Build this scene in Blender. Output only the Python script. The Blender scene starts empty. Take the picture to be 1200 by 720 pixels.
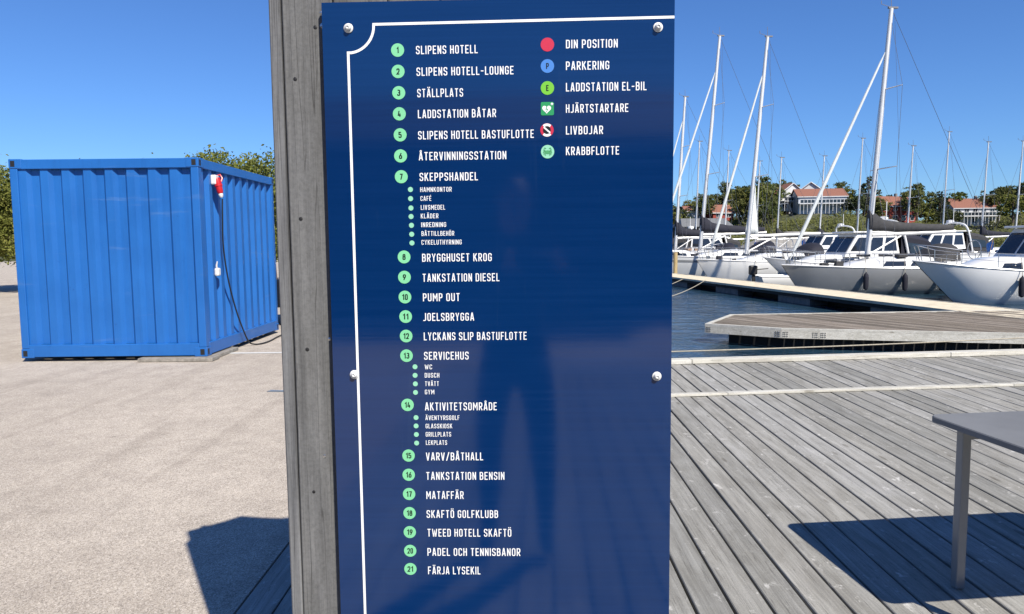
import bpy, bmesh, math, random
from mathutils import Vector, Matrix
random.seed(7)
SC = bpy.context.scene
COL = SC.collection
PI = math.pi

# ------------------------------------------------------------------ camera, sky, sun, exposure
F, PITCH, ROLL, CZ = 850.0, math.atan(75 / 850.0), -0.010, 1.5
cam_d = bpy.data.cameras.new('camera')
cam = bpy.data.objects.new('camera', cam_d)
COL.objects.link(cam)
SC.camera = cam
cam_d.sensor_width = 36.0
cam_d.lens = 36.0 * F / 1200.0
cam_d.clip_start = 0.02
cam_d.clip_end = 3000
cam.matrix_world = (Matrix.Translation((0, 0, CZ)) @ Matrix.Rotation(PI / 2 - PITCH, 4, 'X')
                    @ Matrix.Rotation(ROLL, 4, 'Z'))

SUN = Vector((0.50, -0.86, 1.0)).normalized()          # direction towards the sun
world = bpy.data.worlds.new("World")
SC.world = world
world.use_nodes = True
wn = world.node_tree
bg = wn.nodes['Background']
sky = wn.nodes.new('ShaderNodeTexSky')
sky.sky_type = 'NISHITA'
sky.sun_disc = False
sky.sun_elevation = math.asin(SUN.z)
sky.sun_rotation = math.atan2(SUN.x, SUN.y)
sky.altitude = 0
sky.air_density = 1.0
sky.dust_density = 0.1
sky.ozone_density = 4.0
tint = wn.nodes.new('ShaderNodeMixRGB')                 # the deep clear blue of the day
tint.blend_type = 'MULTIPLY'
tint.inputs[0].default_value = 1.0
tint.inputs[2].default_value = (0.47, 0.71, 1.07, 1)
wn.links.new(sky.outputs[0], tint.inputs[1])
wn.links.new(tint.outputs[0], bg.inputs[0])
bg.inputs[1].default_value = 0.0785

sun_d = bpy.data.lights.new('sun', 'SUN')
sun_d.energy = 4.9
sun_d.angle = math.radians(0.5)
sun_d.color = (1.0, 0.935, 0.83)
sun_o = bpy.data.objects.new('sun', sun_d)
COL.objects.link(sun_o)
sun_o.rotation_euler = SUN.to_track_quat('Z', 'Y').to_euler()
SC.view_settings.view_transform = 'Standard'
SC.view_settings.look = 'None'
SC.view_settings.gamma = 1.0
SC.view_settings.exposure = 0.70

# ------------------------------------------------------------------ materials
def new_mat(name):
    m = bpy.data.materials.new(name)
    m.use_nodes = True
    nt = m.node_tree
    return m, nt, nt.nodes['Principled BSDF']

def N(nt, typ, **kw):
    n = nt.nodes.new(typ)
    for k, v in kw.items():
        setattr(n, k, v)
    return n

def ramp(nt, src, stops):
    r = N(nt, 'ShaderNodeValToRGB')
    els = r.color_ramp.elements
    while len(els) < len(stops):
        els.new(0.5)
    for e, (p, c) in zip(els, stops):
        e.position = p
        e.color = (c[0], c[1], c[2], 1)
    nt.links.new(src, r.inputs[0])
    return r.outputs[0]

def noise(nt, scale, detail=6, rough=0.6, vec=None, dist=0.0):
    n = N(nt, 'ShaderNodeTexNoise')
    n.inputs['Scale'].default_value = scale
    n.inputs['Detail'].default_value = detail
    n.inputs['Roughness'].default_value = rough
    n.inputs['Distortion'].default_value = dist
    if vec is not None:
        nt.links.new(vec, n.inputs['Vector'])
    return n.outputs['Fac']

def coords(nt, scale=(1, 1, 1), kind='Object', shift=False):
    tc = N(nt, 'ShaderNodeTexCoord')
    mp = N(nt, 'ShaderNodeMapping')
    mp.inputs['Scale'].default_value = scale
    nt.links.new(tc.outputs[kind], mp.inputs['Vector'])
    if shift:
        oi = N(nt, 'ShaderNodeObjectInfo')
        mu = N(nt, 'ShaderNodeMath', operation='MULTIPLY')
        mu.inputs[1].default_value = 57.0
        nt.links.new(oi.outputs['Random'], mu.inputs[0])
        va = N(nt, 'ShaderNodeVectorMath', operation='ADD')
        nt.links.new(mp.outputs[0], va.inputs[0])
        nt.links.new(mu.outputs[0], va.inputs[1])
        return va.outputs[0]
    return mp.outputs[0]

def mix(nt, fac, a, b, mode='MIX'):
    m = N(nt, 'ShaderNodeMixRGB', blend_type=mode)
    for s, v in ((m.inputs[0], fac), (m.inputs[1], a), (m.inputs[2], b)):
        if hasattr(v, 'links'):
            nt.links.new(v, s)
        elif isinstance(v, (int, float)):
            s.default_value = v
        else:
            s.default_value = (v[0], v[1], v[2], 1)
    return m.outputs[0]

def bump(nt, bs, h, strength, dist=0.01):
    b = N(nt, 'ShaderNodeBump')
    b.inputs['Strength'].default_value = strength
    b.inputs['Distance'].default_value = dist
    nt.links.new(h, b.inputs['Height'])
    nt.links.new(b.outputs[0], bs.inputs['Normal'])

def plain(name, col, rough=0.5, metal=0.0, vary=0.12, scale=8.0, bumpy=0.0, coat=0.0, spec=0.5):
    m, nt, bs = new_mat(name)
    v = coords(nt, shift=True)
    n = noise(nt, scale, 5, 0.6, v)
    lo = [c * (1 - vary) for c in col]
    hi = [min(1, c * (1 + vary)) for c in col]
    nt.links.new(ramp(nt, n, [(0.3, lo), (0.7, hi)]), bs.inputs['Base Color'])
    bs.inputs['Roughness'].default_value = rough
    bs.inputs['Metallic'].default_value = metal
    bs.inputs['Specular IOR Level'].default_value = spec
    bs.inputs['Coat Weight'].default_value = coat
    if bumpy:
        bump(nt, bs, noise(nt, scale * 4, 5, 0.6, v), bumpy, 0.01)
    return m

def wood(name, dark, mid, light, axis, tint_rand=0.25, knots=True, grain=1.0, blot=None, rough=0.85, soft=1.0):
    """weathered timber, grain running along object axis 'x', 'y' or 'z'"""
    m, nt, bs = new_mat(name)
    def sc(a, l):
        return tuple(l if c == axis else a for c in 'xyz')
    vf = coords(nt, sc(170 * grain, 2.2), shift=True)
    vm = coords(nt, sc(38 * grain, 1.3), shift=True)
    vb = coords(nt, sc(7, 2.2), shift=True)
    nf = noise(nt, 1.0, 5, 0.7, vf)
    nm = noise(nt, 1.0, 6, 0.65, vm, 0.6)
    nb = noise(nt, 1.0, 4, 0.6, vb, 1.0)
    c1 = ramp(nt, nm, [(0.28, dark), (0.5, mid), (0.74, light)])
    c2 = ramp(nt, nf, [(0.30, (0.68, 0.68, 0.69)), (0.6, (1, 1, 1))])
    c = mix(nt, 0.8 * soft, c1, c2, 'MULTIPLY')
    c3 = ramp(nt, nb, [(0.3, (0.80, 0.79, 0.77)), (0.55, (1.0, 1.0, 1.0)), (0.8, (1.12, 1.12, 1.15))])
    c = mix(nt, 0.9, c, c3, 'MULTIPLY')
    # long dark hairline checks
    vc = coords(nt, sc(60, 0.9), shift=True)
    nc = noise(nt, 1.0, 2, 0.4, vc, 0.4)
    ck = ramp(nt, nc, [(0.492, (1, 1, 1)), (0.5, (0.22, 0.21, 0.20)), (0.511, (1, 1, 1))])
    c = mix(nt, 0.75 * soft, c, ck, 'MULTIPLY')
    if blot:                                            # pale droppings / worn spots
        vs = coords(nt, sc(13, 9), shift=True)
        ns = noise(nt, 1.0, 7, 0.72, vs, 0.3)
        sm = ramp(nt, ns, [(0.595, (0, 0, 0)), (0.69, (1, 1, 1))])
        c = mix(nt, sm, c, blot)
    if knots:
        vk = coords(nt, sc(6.0, 1.7), shift=True)
        vo = N(nt, 'ShaderNodeTexVoronoi')
        vo.inputs['Scale'].default_value = 1.0
        nt.links.new(vk, vo.inputs['Vector'])
        kn = ramp(nt, vo.outputs['Distance'], [(0.0, (0.45, 0.43, 0.40)), (0.075, (0.62, 0.60, 0.57)), (0.11, (1, 1, 1))])
        c = mix(nt, 0.8, c, kn, 'MULTIPLY')
    vp = coords(nt, (1, 1, 1), shift=True)
    sp_ = noise(nt, 130.0, 4, 0.75, vp)
    c = mix(nt, 0.8 * soft, c, ramp(nt, sp_, [(0.32, (0.72, 0.72, 0.72)), (0.5, (1, 1, 1)), (0.7, (1.22, 1.22, 1.22))]), 'MULTIPLY')
    oi = N(nt, 'ShaderNodeObjectInfo')
    tr = ramp(nt, oi.outputs['Random'], [(0, (1 - tint_rand, 1 - tint_rand, 1 - tint_rand * 1.05)), (0.5, (1, 0.985, 0.96)), (1, (1 + tint_rand * .5, 1 + tint_rand * .5, 1 + tint_rand * .55))])
    c = mix(nt, 1.0, c, tr, 'MULTIPLY')
    nt.links.new(c, bs.inputs['Base Color'])
    bs.inputs['Roughness'].default_value = rough
    bs.inputs['Specular IOR Level'].default_value = 0.25
    h = mix(nt, 0.5, nf, nm)
    h = mix(nt, 0.5, h, ck, 'MULTIPLY')
    bump(nt, bs, h, 0.7, 0.005)
    return m

M = {}
M['deck'] = wood('deck_wood', (0.26, 0.255, 0.235), (0.345, 0.34, 0.315), (0.44, 0.435, 0.405), 'y', 0.21, grain=0.6, blot=(0.60, 0.59, 0.56), soft=0.72)
M['kerb'] = wood('kerb_wood', (0.50, 0.48, 0.43), (0.66, 0.65, 0.59), (0.78, 0.77, 0.71), 'x', 0.08, blot=(0.7, 0.69, 0.66))
M['wall'] = wood('wall_wood', (0.100, 0.101, 0.101), (0.160, 0.162, 0.163), (0.225, 0.227, 0.228), 'z', 0.10, grain=0.55, knots=False, soft=0.8)
M['wall_edge'] = wood('edge_wood', (0.055, 0.058, 0.065), (0.165, 0.17, 0.18), (0.26, 0.268, 0.28), 'z', 0.05, grain=0.7, soft=0.5)
M['dock'] = wood('dock_wood', (0.17, 0.14, 0.11), (0.28, 0.24, 0.195), (0.42, 0.37, 0.31), 'x', 0.4, knots=False)
M['pile'] = wood('pile_wood', (0.35, 0.25, 0.12), (0.52, 0.40, 0.20), (0.62, 0.5, 0.3), 'z', 0.05, knots=False)
M['joist'] = plain('joist_wood', (0.05, 0.045, 0.04), 0.9)
M['timber'] = plain('rough_timber', (0.26, 0.24, 0.21), 0.9, vary=0.3, scale=20, bumpy=0.4)
M['tan'] = plain('pontoon_boards', (0.70, 0.62, 0.46), 0.85, vary=0.18, scale=3.0, bumpy=0.3)
M['fascia'] = plain('pontoon_fascia', (0.03, 0.03, 0.03), 0.85, vary=0.35, scale=6)
M['concrete'] = plain('concrete', (0.22, 0.21, 0.20), 0.9, vary=0.25, scale=5, bumpy=0.3)
M['black'] = plain('black_rubber', (0.012, 0.012, 0.013), 0.55)
M['navy'] = plain('navy_canvas', (0.007, 0.008, 0.020), 0.8, vary=0.3, scale=6, bumpy=0.3)
M['dgrey'] = plain('dark_canvas', (0.035, 0.035, 0.038), 0.8, vary=0.3, scale=6, bumpy=0.3)
M['white_print'] = plain('white_print', (0.80, 0.81, 0.82), 0.35, vary=0.02)
M['gel'] = plain('white_gelcoat', (0.84, 0.84, 0.82), 0.22, vary=0.04, scale=1.2, coat=0.3)
M['gel_grey'] = plain('grey_gelcoat', (0.66, 0.67, 0.67), 0.25, vary=0.05, scale=1.2, coat=0.3)
M['gel_dark'] = plain('dark_grey_gelcoat', (0.25, 0.26, 0.27), 0.25, vary=0.06, scale=1.2, coat=0.3)
M['deck_nonskid'] = plain('nonskid_deck', (0.66, 0.66, 0.64), 0.6, vary=0.08, scale=5)
M['teak'] = plain('teak', (0.34, 0.20, 0.11), 0.7, vary=0.25, scale=14)
M['alu'] = plain('mast_alu', (0.74, 0.74, 0.73), 0.42, metal=0.25, vary=0.05)
M['steel'] = plain('steel', (0.62, 0.62, 0.62), 0.25, metal=0.9, vary=0.05)
M['wire'] = plain('rigging_wire', (0.18, 0.18, 0.19), 0.5, metal=0.3)
M['sail'] = plain('sailcloth', (0.66, 0.69, 0.68), 0.7, vary=0.08, scale=2.5, bumpy=0.2)
M['rope'] = plain('rope', (0.42, 0.38, 0.30), 0.9, vary=0.3, scale=60)
M['glass'] = plain('dark_window', (0.02, 0.025, 0.035), 0.06, vary=0.2, scale=1.5, spec=0.7)
M['red'] = plain('red_plastic', (0.55, 0.015, 0.02), 0.35)
M['white_plastic'] = plain('white_plastic', (0.75, 0.75, 0.74), 0.4)
M['white_paint'] = plain('white_road_paint', (0.62, 0.62, 0.60), 0.8, vary=0.15, scale=40)
M['blue_paint'] = plain('faded_blue_paint', (0.16, 0.20, 0.25), 0.9, vary=0.2, scale=30)
M['cable'] = plain('black_cable', (0.01, 0.01, 0.011), 0.5)
M['house_white'] = plain('white_boarding', (0.62, 0.63, 0.64), 0.7, vary=0.05, scale=4)
M['house_grey'] = plain('pale_blue_boarding', (0.50, 0.55, 0.62), 0.7, vary=0.06, scale=4)
M['house_red'] = plain('red_boarding', (0.30, 0.05, 0.035), 0.8, vary=0.1, scale=4)
M['tile'] = plain('orange_roof_tile', (0.25, 0.105, 0.07), 0.8, vary=0.2, scale=6, bumpy=0.5)
M['roof_grey'] = plain('grey_sheet_roof', (0.17, 0.175, 0.18), 0.7, vary=0.12, scale=3)
M['paintwood'] = plain('dark_boarding', (0.045, 0.03, 0.025), 0.85, vary=0.3, scale=3, bumpy=0.3)
M['pale_door'] = plain('pale_door_paint', (0.45, 0.45, 0.43), 0.7)
M['car'] = plain('dark_car_paint', (0.012, 0.014, 0.02), 0.2, coat=0.8)
M['tyre'] = plain('tyre', (0.015, 0.015, 0.015), 0.8)
M['bark'] = plain('bark', (0.10, 0.075, 0.055), 0.9, vary=0.3, scale=14, bumpy=0.5)
M['skin'] = plain('skin', (0.50, 0.28, 0.20), 0.5, vary=0.05)
M['hair'] = plain('hair', (0.05, 0.03, 0.018), 0.6)
M['jeans'] = plain('dark_trousers', (0.02, 0.025, 0.045), 0.9, vary=0.2, scale=10)
M['shirt'] = plain('dark_top', (0.03, 0.035, 0.05), 0.85, vary=0.15, scale=8)

def sign_blue():
    m, nt, bs = new_mat('sign_blue')
    v = coords(nt, (2.2, 2.2, 130))
    n1 = noise(nt, 1.0, 4, 0.65, v)
    v2 = coords(nt, (1.6, 1.6, 2.5))
    n2 = noise(nt, 1.0, 3, 0.5, v2)
    c = ramp(nt, n1, [(0.35, (0.0014, 0.0235, 0.105)), (0.65, (0.0024, 0.0275, 0.118))])
    c = mix(nt, 0.6, c, ramp(nt, n2, [(0.3, (0.85, 0.85, 0.9)), (0.7, (1.15, 1.1, 1.05))]), 'MULTIPLY')
    v3 = coords(nt, (60, 60, 60))
    d = noise(nt, 1.0, 8, 0.8, v3)
    c = mix(nt, ramp(nt, d, [(0.66, (0, 0, 0)), (0.80, (0.20, 0.20, 0.20))]), c, (0.05, 0.10, 0.22))
    v6 = coords(nt, (26, 26, 1.6))
    dr = noise(nt, 1.0, 6, 0.7, v6, 0.3)
    c = mix(nt, ramp(nt, dr, [(0.62, (0, 0, 0)), (0.74, (0.10, 0.10, 0.10))]), c, (0.06, 0.10, 0.18))
    nt.links.new(c, bs.inputs['Base Color'])
    bs.inputs['Roughness'].default_value = 0.10
    bs.inputs['Specular IOR Level'].default_value = 0.68
    rr = ramp(nt, n1, [(0.3, (0.05,) * 3), (0.7, (0.10,) * 3)])
    nt.links.new(rr, bs.inputs['Roughness'])
    bump(nt, bs, n1, 0.06, 0.0005)
    return m
M['sign'] = sign_blue()
M['sign_edge'] = plain('sign_edge', (0.01, 0.012, 0.03), 0.5)
M['mint'] = plain('mint_print', (0.27, 0.80, 0.42), 0.35, vary=0.03)
M['dot'] = plain('pale_mint_print', (0.36, 0.82, 0.56), 0.35, vary=0.03)
M['ink'] = plain('dark_print', (0.004, 0.012, 0.012), 0.4, vary=0.02)
M['p_red'] = plain('red_print', (0.72, 0.035, 0.085), 0.35, vary=0.02)
M['p_blue'] = plain('light_blue_print', (0.085, 0.29, 0.80), 0.35, vary=0.02)
M['p_lime'] = plain('lime_print', (0.22, 0.66, 0.05), 0.35, vary=0.02)
M['p_green'] = plain('green_print', (0.03, 0.38, 0.13), 0.35, vary=0.02)
M['p_crab'] = plain('mid_green_print', (0.10, 0.42, 0.17), 0.35, vary=0.02)

def asphalt():
    m, nt, bs = new_mat('asphalt')
    v = coords(nt)
    vo = N(nt, 'ShaderNodeTexVoronoi')
    vo.inputs['Scale'].default_value = 210
    nt.links.new(v, vo.inputs['Vector'])
    st = ramp(nt, vo.outputs['Color'], [(0.12, (0.27, 0.235, 0.195)), (0.45, (0.49, 0.43, 0.355)), (0.75, (0.60, 0.53, 0.45)), (0.97, (0.80, 0.73, 0.64))])
    nb = noise(nt, 0.55, 6, 0.6, v)
    c = mix(nt, 0.75, st, ramp(nt, nb, [(0.3, (0.78, 0.77, 0.76)), (0.7, (1.1, 1.1, 1.1))]), 'MULTIPLY')
    n3 = noise(nt, 4.0, 6, 0.7, v)
    c = mix(nt, 0.6, c, ramp(nt, n3, [(0.35, (0.78, 0.77, 0.77)), (0.6, (1.05, 1.05, 1.05))]), 'MULTIPLY')
    n4 = noise(nt, 45.0, 6, 0.8, v)
    c = mix(nt, 0.8, c, ramp(nt, n4, [(0.28, (0.72, 0.71, 0.70)), (0.46, (1, 1, 1)), (0.72, (1.25, 1.24, 1.22))]), 'MULTIPLY')
    vt = coords(nt, (2.4, 0.18, 1))
    n5 = noise(nt, 1.0, 4, 0.6, vt, 0.5)
    c = mix(nt, 0.55, c, ramp(nt, n5, [(0.38, (0.80, 0.79, 0.78)), (0.5, (1, 1, 1))]), 'MULTIPLY')
    n6 = noise(nt, 1.5, 8, 0.7, v, 1.5)
    c = mix(nt, 0.8, c, ramp(nt, n6, [(0.655, (1, 1, 1)), (0.69, (0.62, 0.61, 0.60))]), 'MULTIPLY')
    nt.links.new(c, bs.inputs['Base Color'])
    bs.inputs['Roughness'].default_value = 0.9
    bump(nt, bs, vo.outputs['Distance'], 0.6, 0.0035)
    return m
M['asphalt'] = asphalt()

def water():
    m, nt, bs = new_mat('sea_water')
    v = coords(nt, (1, 1.0, 1))
    n1 = noise(nt, 1.6, 5, 0.6, v, 0.4)
    n2 = noise(nt, 0.25, 3, 0.5, v)
    bs.inputs['Base Color'].default_value = (0.012, 0.035, 0.055, 1)
    nt.links.new(ramp(nt, n2, [(0.3, (0.010, 0.030, 0.055)), (0.7, (0.022, 0.055, 0.085))]), bs.inputs['Base Color'])
    bs.inputs['Roughness'].default_value = 0.08
    bs.inputs['IOR'].default_value = 1.33
    bump(nt, bs, n1, 0.5, 0.16)
    return m
M['water'] = water()

def container_blue():
    m, nt, bs = new_mat('container_blue')
    v = coords(nt)
    n = noise(nt, 1.3, 6, 0.65, v)
    c = ramp(nt, n, [(0.3, (0.010, 0.115, 0.40)), (0.7, (0.016, 0.145, 0.48))])
    v2 = coords(nt, (22, 22, 1.4))
    n2 = noise(nt, 1.0, 6, 0.7, v2)
    c = mix(nt, 0.5, c, ramp(nt, n2, [(0.25, (0.72, 0.74, 0.78)), (0.5, (1, 1, 1))]), 'MULTIPLY')
    n3 = noise(nt, 26, 6, 0.75, v)
    rust = ramp(nt, n3, [(0.73, (0, 0, 0)), (0.77, (0.8, 0.8, 0.8))])
    c = mix(nt, rust, c, (0.10, 0.05, 0.03))
    v4 = coords(nt, (0.5, 0.5, 5.0))
    n4 = noise(nt, 1.0, 7, 0.72, v4, 0.8)
    c = mix(nt, ramp(nt, n4, [(0.60, (0, 0, 0)), (0.72, (0.30, 0.30, 0.30))]), c, (0.16, 0.26, 0.45))
    n5 = noise(nt, 9, 8, 0.8, v)
    c = mix(nt, ramp(nt, n5, [(0.64, (0, 0, 0)), (0.665, (0.7, 0.7, 0.7))]), c, (0.008, 0.06, 0.25))
    nt.links.new(c, bs.inputs['Base Color'])
    bs.inputs['Roughness'].default_value = 0.42
    bump(nt, bs, n, 0.15, 0.02)
    return m
M['cblue'] = container_blue()

def foliage(name, a, b, c_):
    m, nt, bs = new_mat(name)
    v = coords(nt, shift=True)
    n = noise(nt, 0.9, 4, 0.7, v)
    vo = N(nt, 'ShaderNodeTexVoronoi')
    vo.inputs['Scale'].default_value = 5.0
    nt.links.new(v, vo.inputs['Vector'])
    f = mix(nt, 0.45, n, vo.outputs['Color'])
    c = ramp(nt, f, [(0.25, a), (0.5, b), (0.78, c_)])
    oi = N(nt, 'ShaderNodeObjectInfo')
    tr = ramp(nt, oi.outputs['Random'], [(0, (0.75, 0.85, 0.8)), (1, (1.25, 1.12, 1.0))])
    c = mix(nt, 1.0, c, tr, 'MULTIPLY')
    nt.links.new(c, bs.inputs['Base Color'])
    bs.inputs['Roughness'].default_value = 0.7
    bs.inputs['Specular IOR Level'].default_value = 0.2
    tl = N(nt, 'ShaderNodeBsdfTranslucent')
    nt.links.new(c, tl.inputs[0])
    mx = N(nt, 'ShaderNodeMixShader')
    mx.inputs[0].default_value = 0.28
    nt.links.new(bs.outputs[0], mx.inputs[1])
    nt.links.new(tl.outputs[0], mx.inputs[2])
    nt.links.new(mx.outputs[0], nt.nodes['Material Output'].inputs[0])
    return m
M['leaf'] = foliage('leaves', (0.055, 0.070, 0.020), (0.125, 0.145, 0.045), (0.21, 0.22, 0.085))
M['leaf_yel'] = foliage('yellow_green_leaves', (0.085, 0.105, 0.022), (0.19, 0.215, 0.048), (0.34, 0.33, 0.10))
M['leaf_dark'] = foliage('pine_needles', (0.045, 0.058, 0.026), (0.095, 0.11, 0.048), (0.15, 0.16, 0.075))

def hill_mat():
    m, nt, bs = new_mat('hillside')
    v = coords(nt)
    n = noise(nt, 0.22, 7, 0.65, v)
    n2 = noise(nt, 1.6, 6, 0.7, v)
    f = mix(nt, 0.4, n, n2)
    c = ramp(nt, f, [(0.36, (0.04, 0.052, 0.018)), (0.52, (0.085, 0.095, 0.038)), (0.62, (0.18, 0.165, 0.135)), (0.74, (0.30, 0.28, 0.25))])
    nt.links.new(c, bs.inputs['Base Color'])
    bs.inputs['Roughness'].default_value = 0.95
    bump(nt, bs, n2, 0.8, 0.5)
    return m
M['hill'] = hill_mat()
M['granite'] = plain('granite', (0.30, 0.285, 0.26), 0.9, vary=0.3, scale=1.2, bumpy=0.6)

for _m in M.values():                                    # real-world albedos: everything a little darker
    nt_ = _m.node_tree
    p_ = nt_.nodes['Principled BSDF']
    if p_.inputs['Base Color'].links and _m.name != 'sea_water':
        src = p_.inputs['Base Color'].links[0].from_socket
        k_ = {'white_print': 0.92, 'dark_print': 0.5}.get(_m.name, 0.66 if 'print' in _m.name else 0.80)
        tos = [l.to_socket for l in src.links]
        out_ = mix(nt_, 1.0, src, (k_, k_, k_), 'MULTIPLY')
        for t_ in tos:
            if t_.name in ('Base Color', 'Color') and t_.node.type in ('BSDF_PRINCIPLED', 'BSDF_TRANSLUCENT'):
                nt_.links.new(out_, t_)

# ------------------------------------------------------------------ builders
class MB:
    """collects boxes, prisms and tubes; build() links them as one mesh object"""
    def __init__(s):
        s.v, s.f = [], []
    def add(s, vs, fs):
        b = len(s.v)
        s.v += [tuple(v) for v in vs]
        s.f += [tuple(i + b for i in f) for f in fs]
        return s
    def box(s, x0, x1, y0, y1, z0, z1, mat=None):
        vs = [(x, y, z) for x in (x0, x1) for y in (y0, y1) for z in (z0, z1)]
        if mat is not None:
            vs = [mat @ Vector(v) for v in vs]
        return s.add(vs, [(0, 1, 3, 2), (4, 6, 7, 5), (0, 4, 5, 1), (2, 3, 7, 6), (0, 2, 6, 4), (1, 5, 7, 3)])
    def prism(s, poly, z0, z1, ch=0.0):
        """extruded polygon (counter-clockwise), optional chamfer at the top"""
        n = len(poly)
        if ch:
            cx = sum(p[0] for p in poly) / n
            cy = sum(p[1] for p in poly) / n
            rings = [[(x, y, z0) for x, y in poly], [(x, y, z1 - ch) for x, y in poly], [(*inset(poly, i, ch), z1) for i in range(n)]]
        else:
            rings = [[(x, y, z0) for x, y in poly], [(x, y, z1) for x, y in poly]]
        vs = [p for r in rings for p in r]
        fs = [tuple(reversed(range(n)))]
        for k in range(len(rings) - 1):
            for i in range(n):
                j = (i + 1) % n
                fs.append((k * n + i, k * n + j, (k + 1) * n + j, (k + 1) * n + i))
        fs.append(tuple((len(rings) - 1) * n + i for i in range(n)))
        return s.add(vs, fs)
    def tube(s, pts, r, seg=8, cap=True):
        """round tube through points; r a number or a list"""
        pts = [Vector(p) for p in pts]
        rs = r if isinstance(r, (list, tuple)) else [r] * len(pts)
        b = len(s.v)
        up = Vector((0, 0, 1))
        prev = None
        for i, p in enumerate(pts):
            d = (pts[min(i + 1, len(pts) - 1)] - pts[max(i - 1, 0)]).normalized()
            if prev is None:
                a = up if abs(d.z) < 0.95 else Vector((1, 0, 0))
                x = d.cross(a).normalized()
            else:
                x = (prev - d * prev.dot(d)).normalized()
            prev = x
            y = d.cross(x)
            for k in range(seg):
                t = 2 * PI * k / seg
                q = p + (x * math.cos(t) + y * math.sin(t)) * rs[i]
                s.v.append(tuple(q))
        for i in range(len(pts) - 1):
            for k in range(seg):
                k2 = (k + 1) % seg
                s.f.append((b + i * seg + k, b + i * seg + k2, b + (i + 1) * seg + k2, b + (i + 1) * seg + k))
        if cap:
            s.f.append(tuple(b + k for k in reversed(range(seg))))
            s.f.append(tuple(b + (len(pts) - 1) * seg + k for k in range(seg)))
        return s
    def loft(s, rings, closed=True, cap=True):
        n = len(rings[0])
        b = len(s.v)
        for r in rings:
            s.v += [tuple(p) for p in r]
        for i in range(len(rings) - 1):
            for k in range(n if closed else n - 1):
                k2 = (k + 1) % n
                s.f.append((b + i * n + k, b + i * n + k2, b + (i + 1) * n + k2, b + (i + 1) * n + k))
        if cap:
            s.f.append(tuple(b + k for k in reversed(range(n))))
            s.f.append(tuple(b + (len(rings) - 1) * n + k for k in range(n)))
        return s
    def lathe(s, prof, seg=20, mat=None):
        """prof: (radius, height) pairs about local z"""
        rings = []
        for r, h in prof:
            ring = [Vector((r * math.cos(2 * PI * k / seg), r * math.sin(2 * PI * k / seg), h)) for k in range(seg)]
            if mat is not None:
                ring = [mat @ p for p in ring]
            rings.append(ring)
        return s.loft(rings)
    def build(s, name, mat, parent=None, smooth=False, bevel=0.0, kind=None):
        me = bpy.data.meshes.new(name)
        me.from_pydata(s.v, [], s.f)
        me.update()
        if mat is not None:
            me.materials.append(mat)
        bm = bmesh.new()
        bm.from_mesh(me)
        bmesh.ops.recalc_face_normals(bm, faces=bm.faces)
        bm.to_mesh(me)
        bm.free()
        if smooth:
            for p in me.polygons:
                p.use_smooth = True
            try:
                me.set_sharp_from_angle(angle=math.radians(40))
            except Exception:
                pass
        o = bpy.data.objects.new(name, me)
        COL.objects.link(o)
        if parent:
            o.parent = parent
        if bevel:
            b = o.modifiers.new('bevel', 'BEVEL')
            b.width = bevel
            b.segments = 2
        if kind:
            o['kind'] = kind
        return o

def inset(poly, i, d):
    n = len(poly)
    p0, p1, p2 = Vector(poly[i - 1]), Vector(poly[i]), Vector(poly[(i + 1) % n])
    e1, e2 = (p1 - p0).normalized(), (p2 - p1).normalized()
    n1, n2 = Vector((-e1.y, e1.x)), Vector((-e2.y, e2.x))
    b = n1 + n2
    k = d / max(0.3, b.dot(n1))
    q = p1 + b * k
    return q.x, q.y

def clip(poly, a, b, c):
    """keep the part of a polygon where a*x + b*y >= c"""
    out = []
    n = len(poly)
    for i in range(n):
        p, q = poly[i], poly[(i + 1) % n]
        dp, dq = a * p[0] + b * p[1] - c, a * q[0] + b * q[1] - c
        if dp >= 0:
            out.append(p)
        if dp * dq < 0:
            t = dp / (dp - dq)
            out.append((p[0] + (q[0] - p[0]) * t, p[1] + (q[1] - p[1]) * t))
    return out

def tag(o, label=None, cat=None, group=None, kind=None):
    if label:
        o['label'] = label
    if cat:
        o['category'] = cat
    if group:
        o['group'] = group
    if kind:
        o['kind'] = kind
    return o

def empty(name, loc, rz=0.0, label=None, cat=None, group=None, kind=None):
    o = bpy.data.objects.new(name, None)
    o.empty_display_size = 0.1
    COL.objects.link(o)
    o.location = loc
    o.rotation_euler = (0, 0, rz)
    return tag(o, label, cat, group, kind)

def children(o):
    return [c for c in bpy.data.objects if c.parent == o]

def copy_tree(o, kids, parent=None):
    c = o.copy()
    COL.objects.link(c)
    c.parent = parent
    for ch in kids.get(o, []):
        copy_tree(ch, kids, c)
    return c

def kid_map():
    d = {}
    for o in bpy.data.objects:
        if o.parent:
            d.setdefault(o.parent, []).append(o)
    return d

# ------------------------------------------------------------------ ground, water, hill
WZ = -0.85
EDGE = lambda y: -1.19 + 0.0107 * y                       # left edge of the deck
QY = lambda x: 8.62 + 0.105 * x                           # front of the quay (kerb line)
land = [(-260, -120), (120, -120), (120, -6.0), (EDGE(-6.0), -6.0), (EDGE(60), 60), (-30, 110), (-260, 200)]
m = MB()
m.prism(land, -2.0, -0.006)
g = m.build('ground', M['asphalt'], kind='structure')
m = MB()
m.add([(-900, -200, WZ), (900, -200, WZ), (900, 2500, WZ), (-900, 2500, WZ)], [(0, 1, 2, 3)])
m.build('sea_water', M['water'], kind='structure')
pm = MB()
pm.box(-3.98, -1.3, 10.05, 10.15, -0.002, 0.0)
pl = pm.build('painted_line', M['white_paint'], kind='structure')
pm = MB()
pm.prism([(-2.54, 7.38), (-2.36, 7.36), (-2.2, 7.40), (-2.22, 7.46), (-2.42, 7.44), (-2.52, 7.47)], -0.002, 0.0)
pm.build('paint_patch', M['blue_paint'], kind='structure')

def sstep(t):
    t = max(0.0, min(1.0, t))
    return t * t * (3 - 2 * t)

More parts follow.
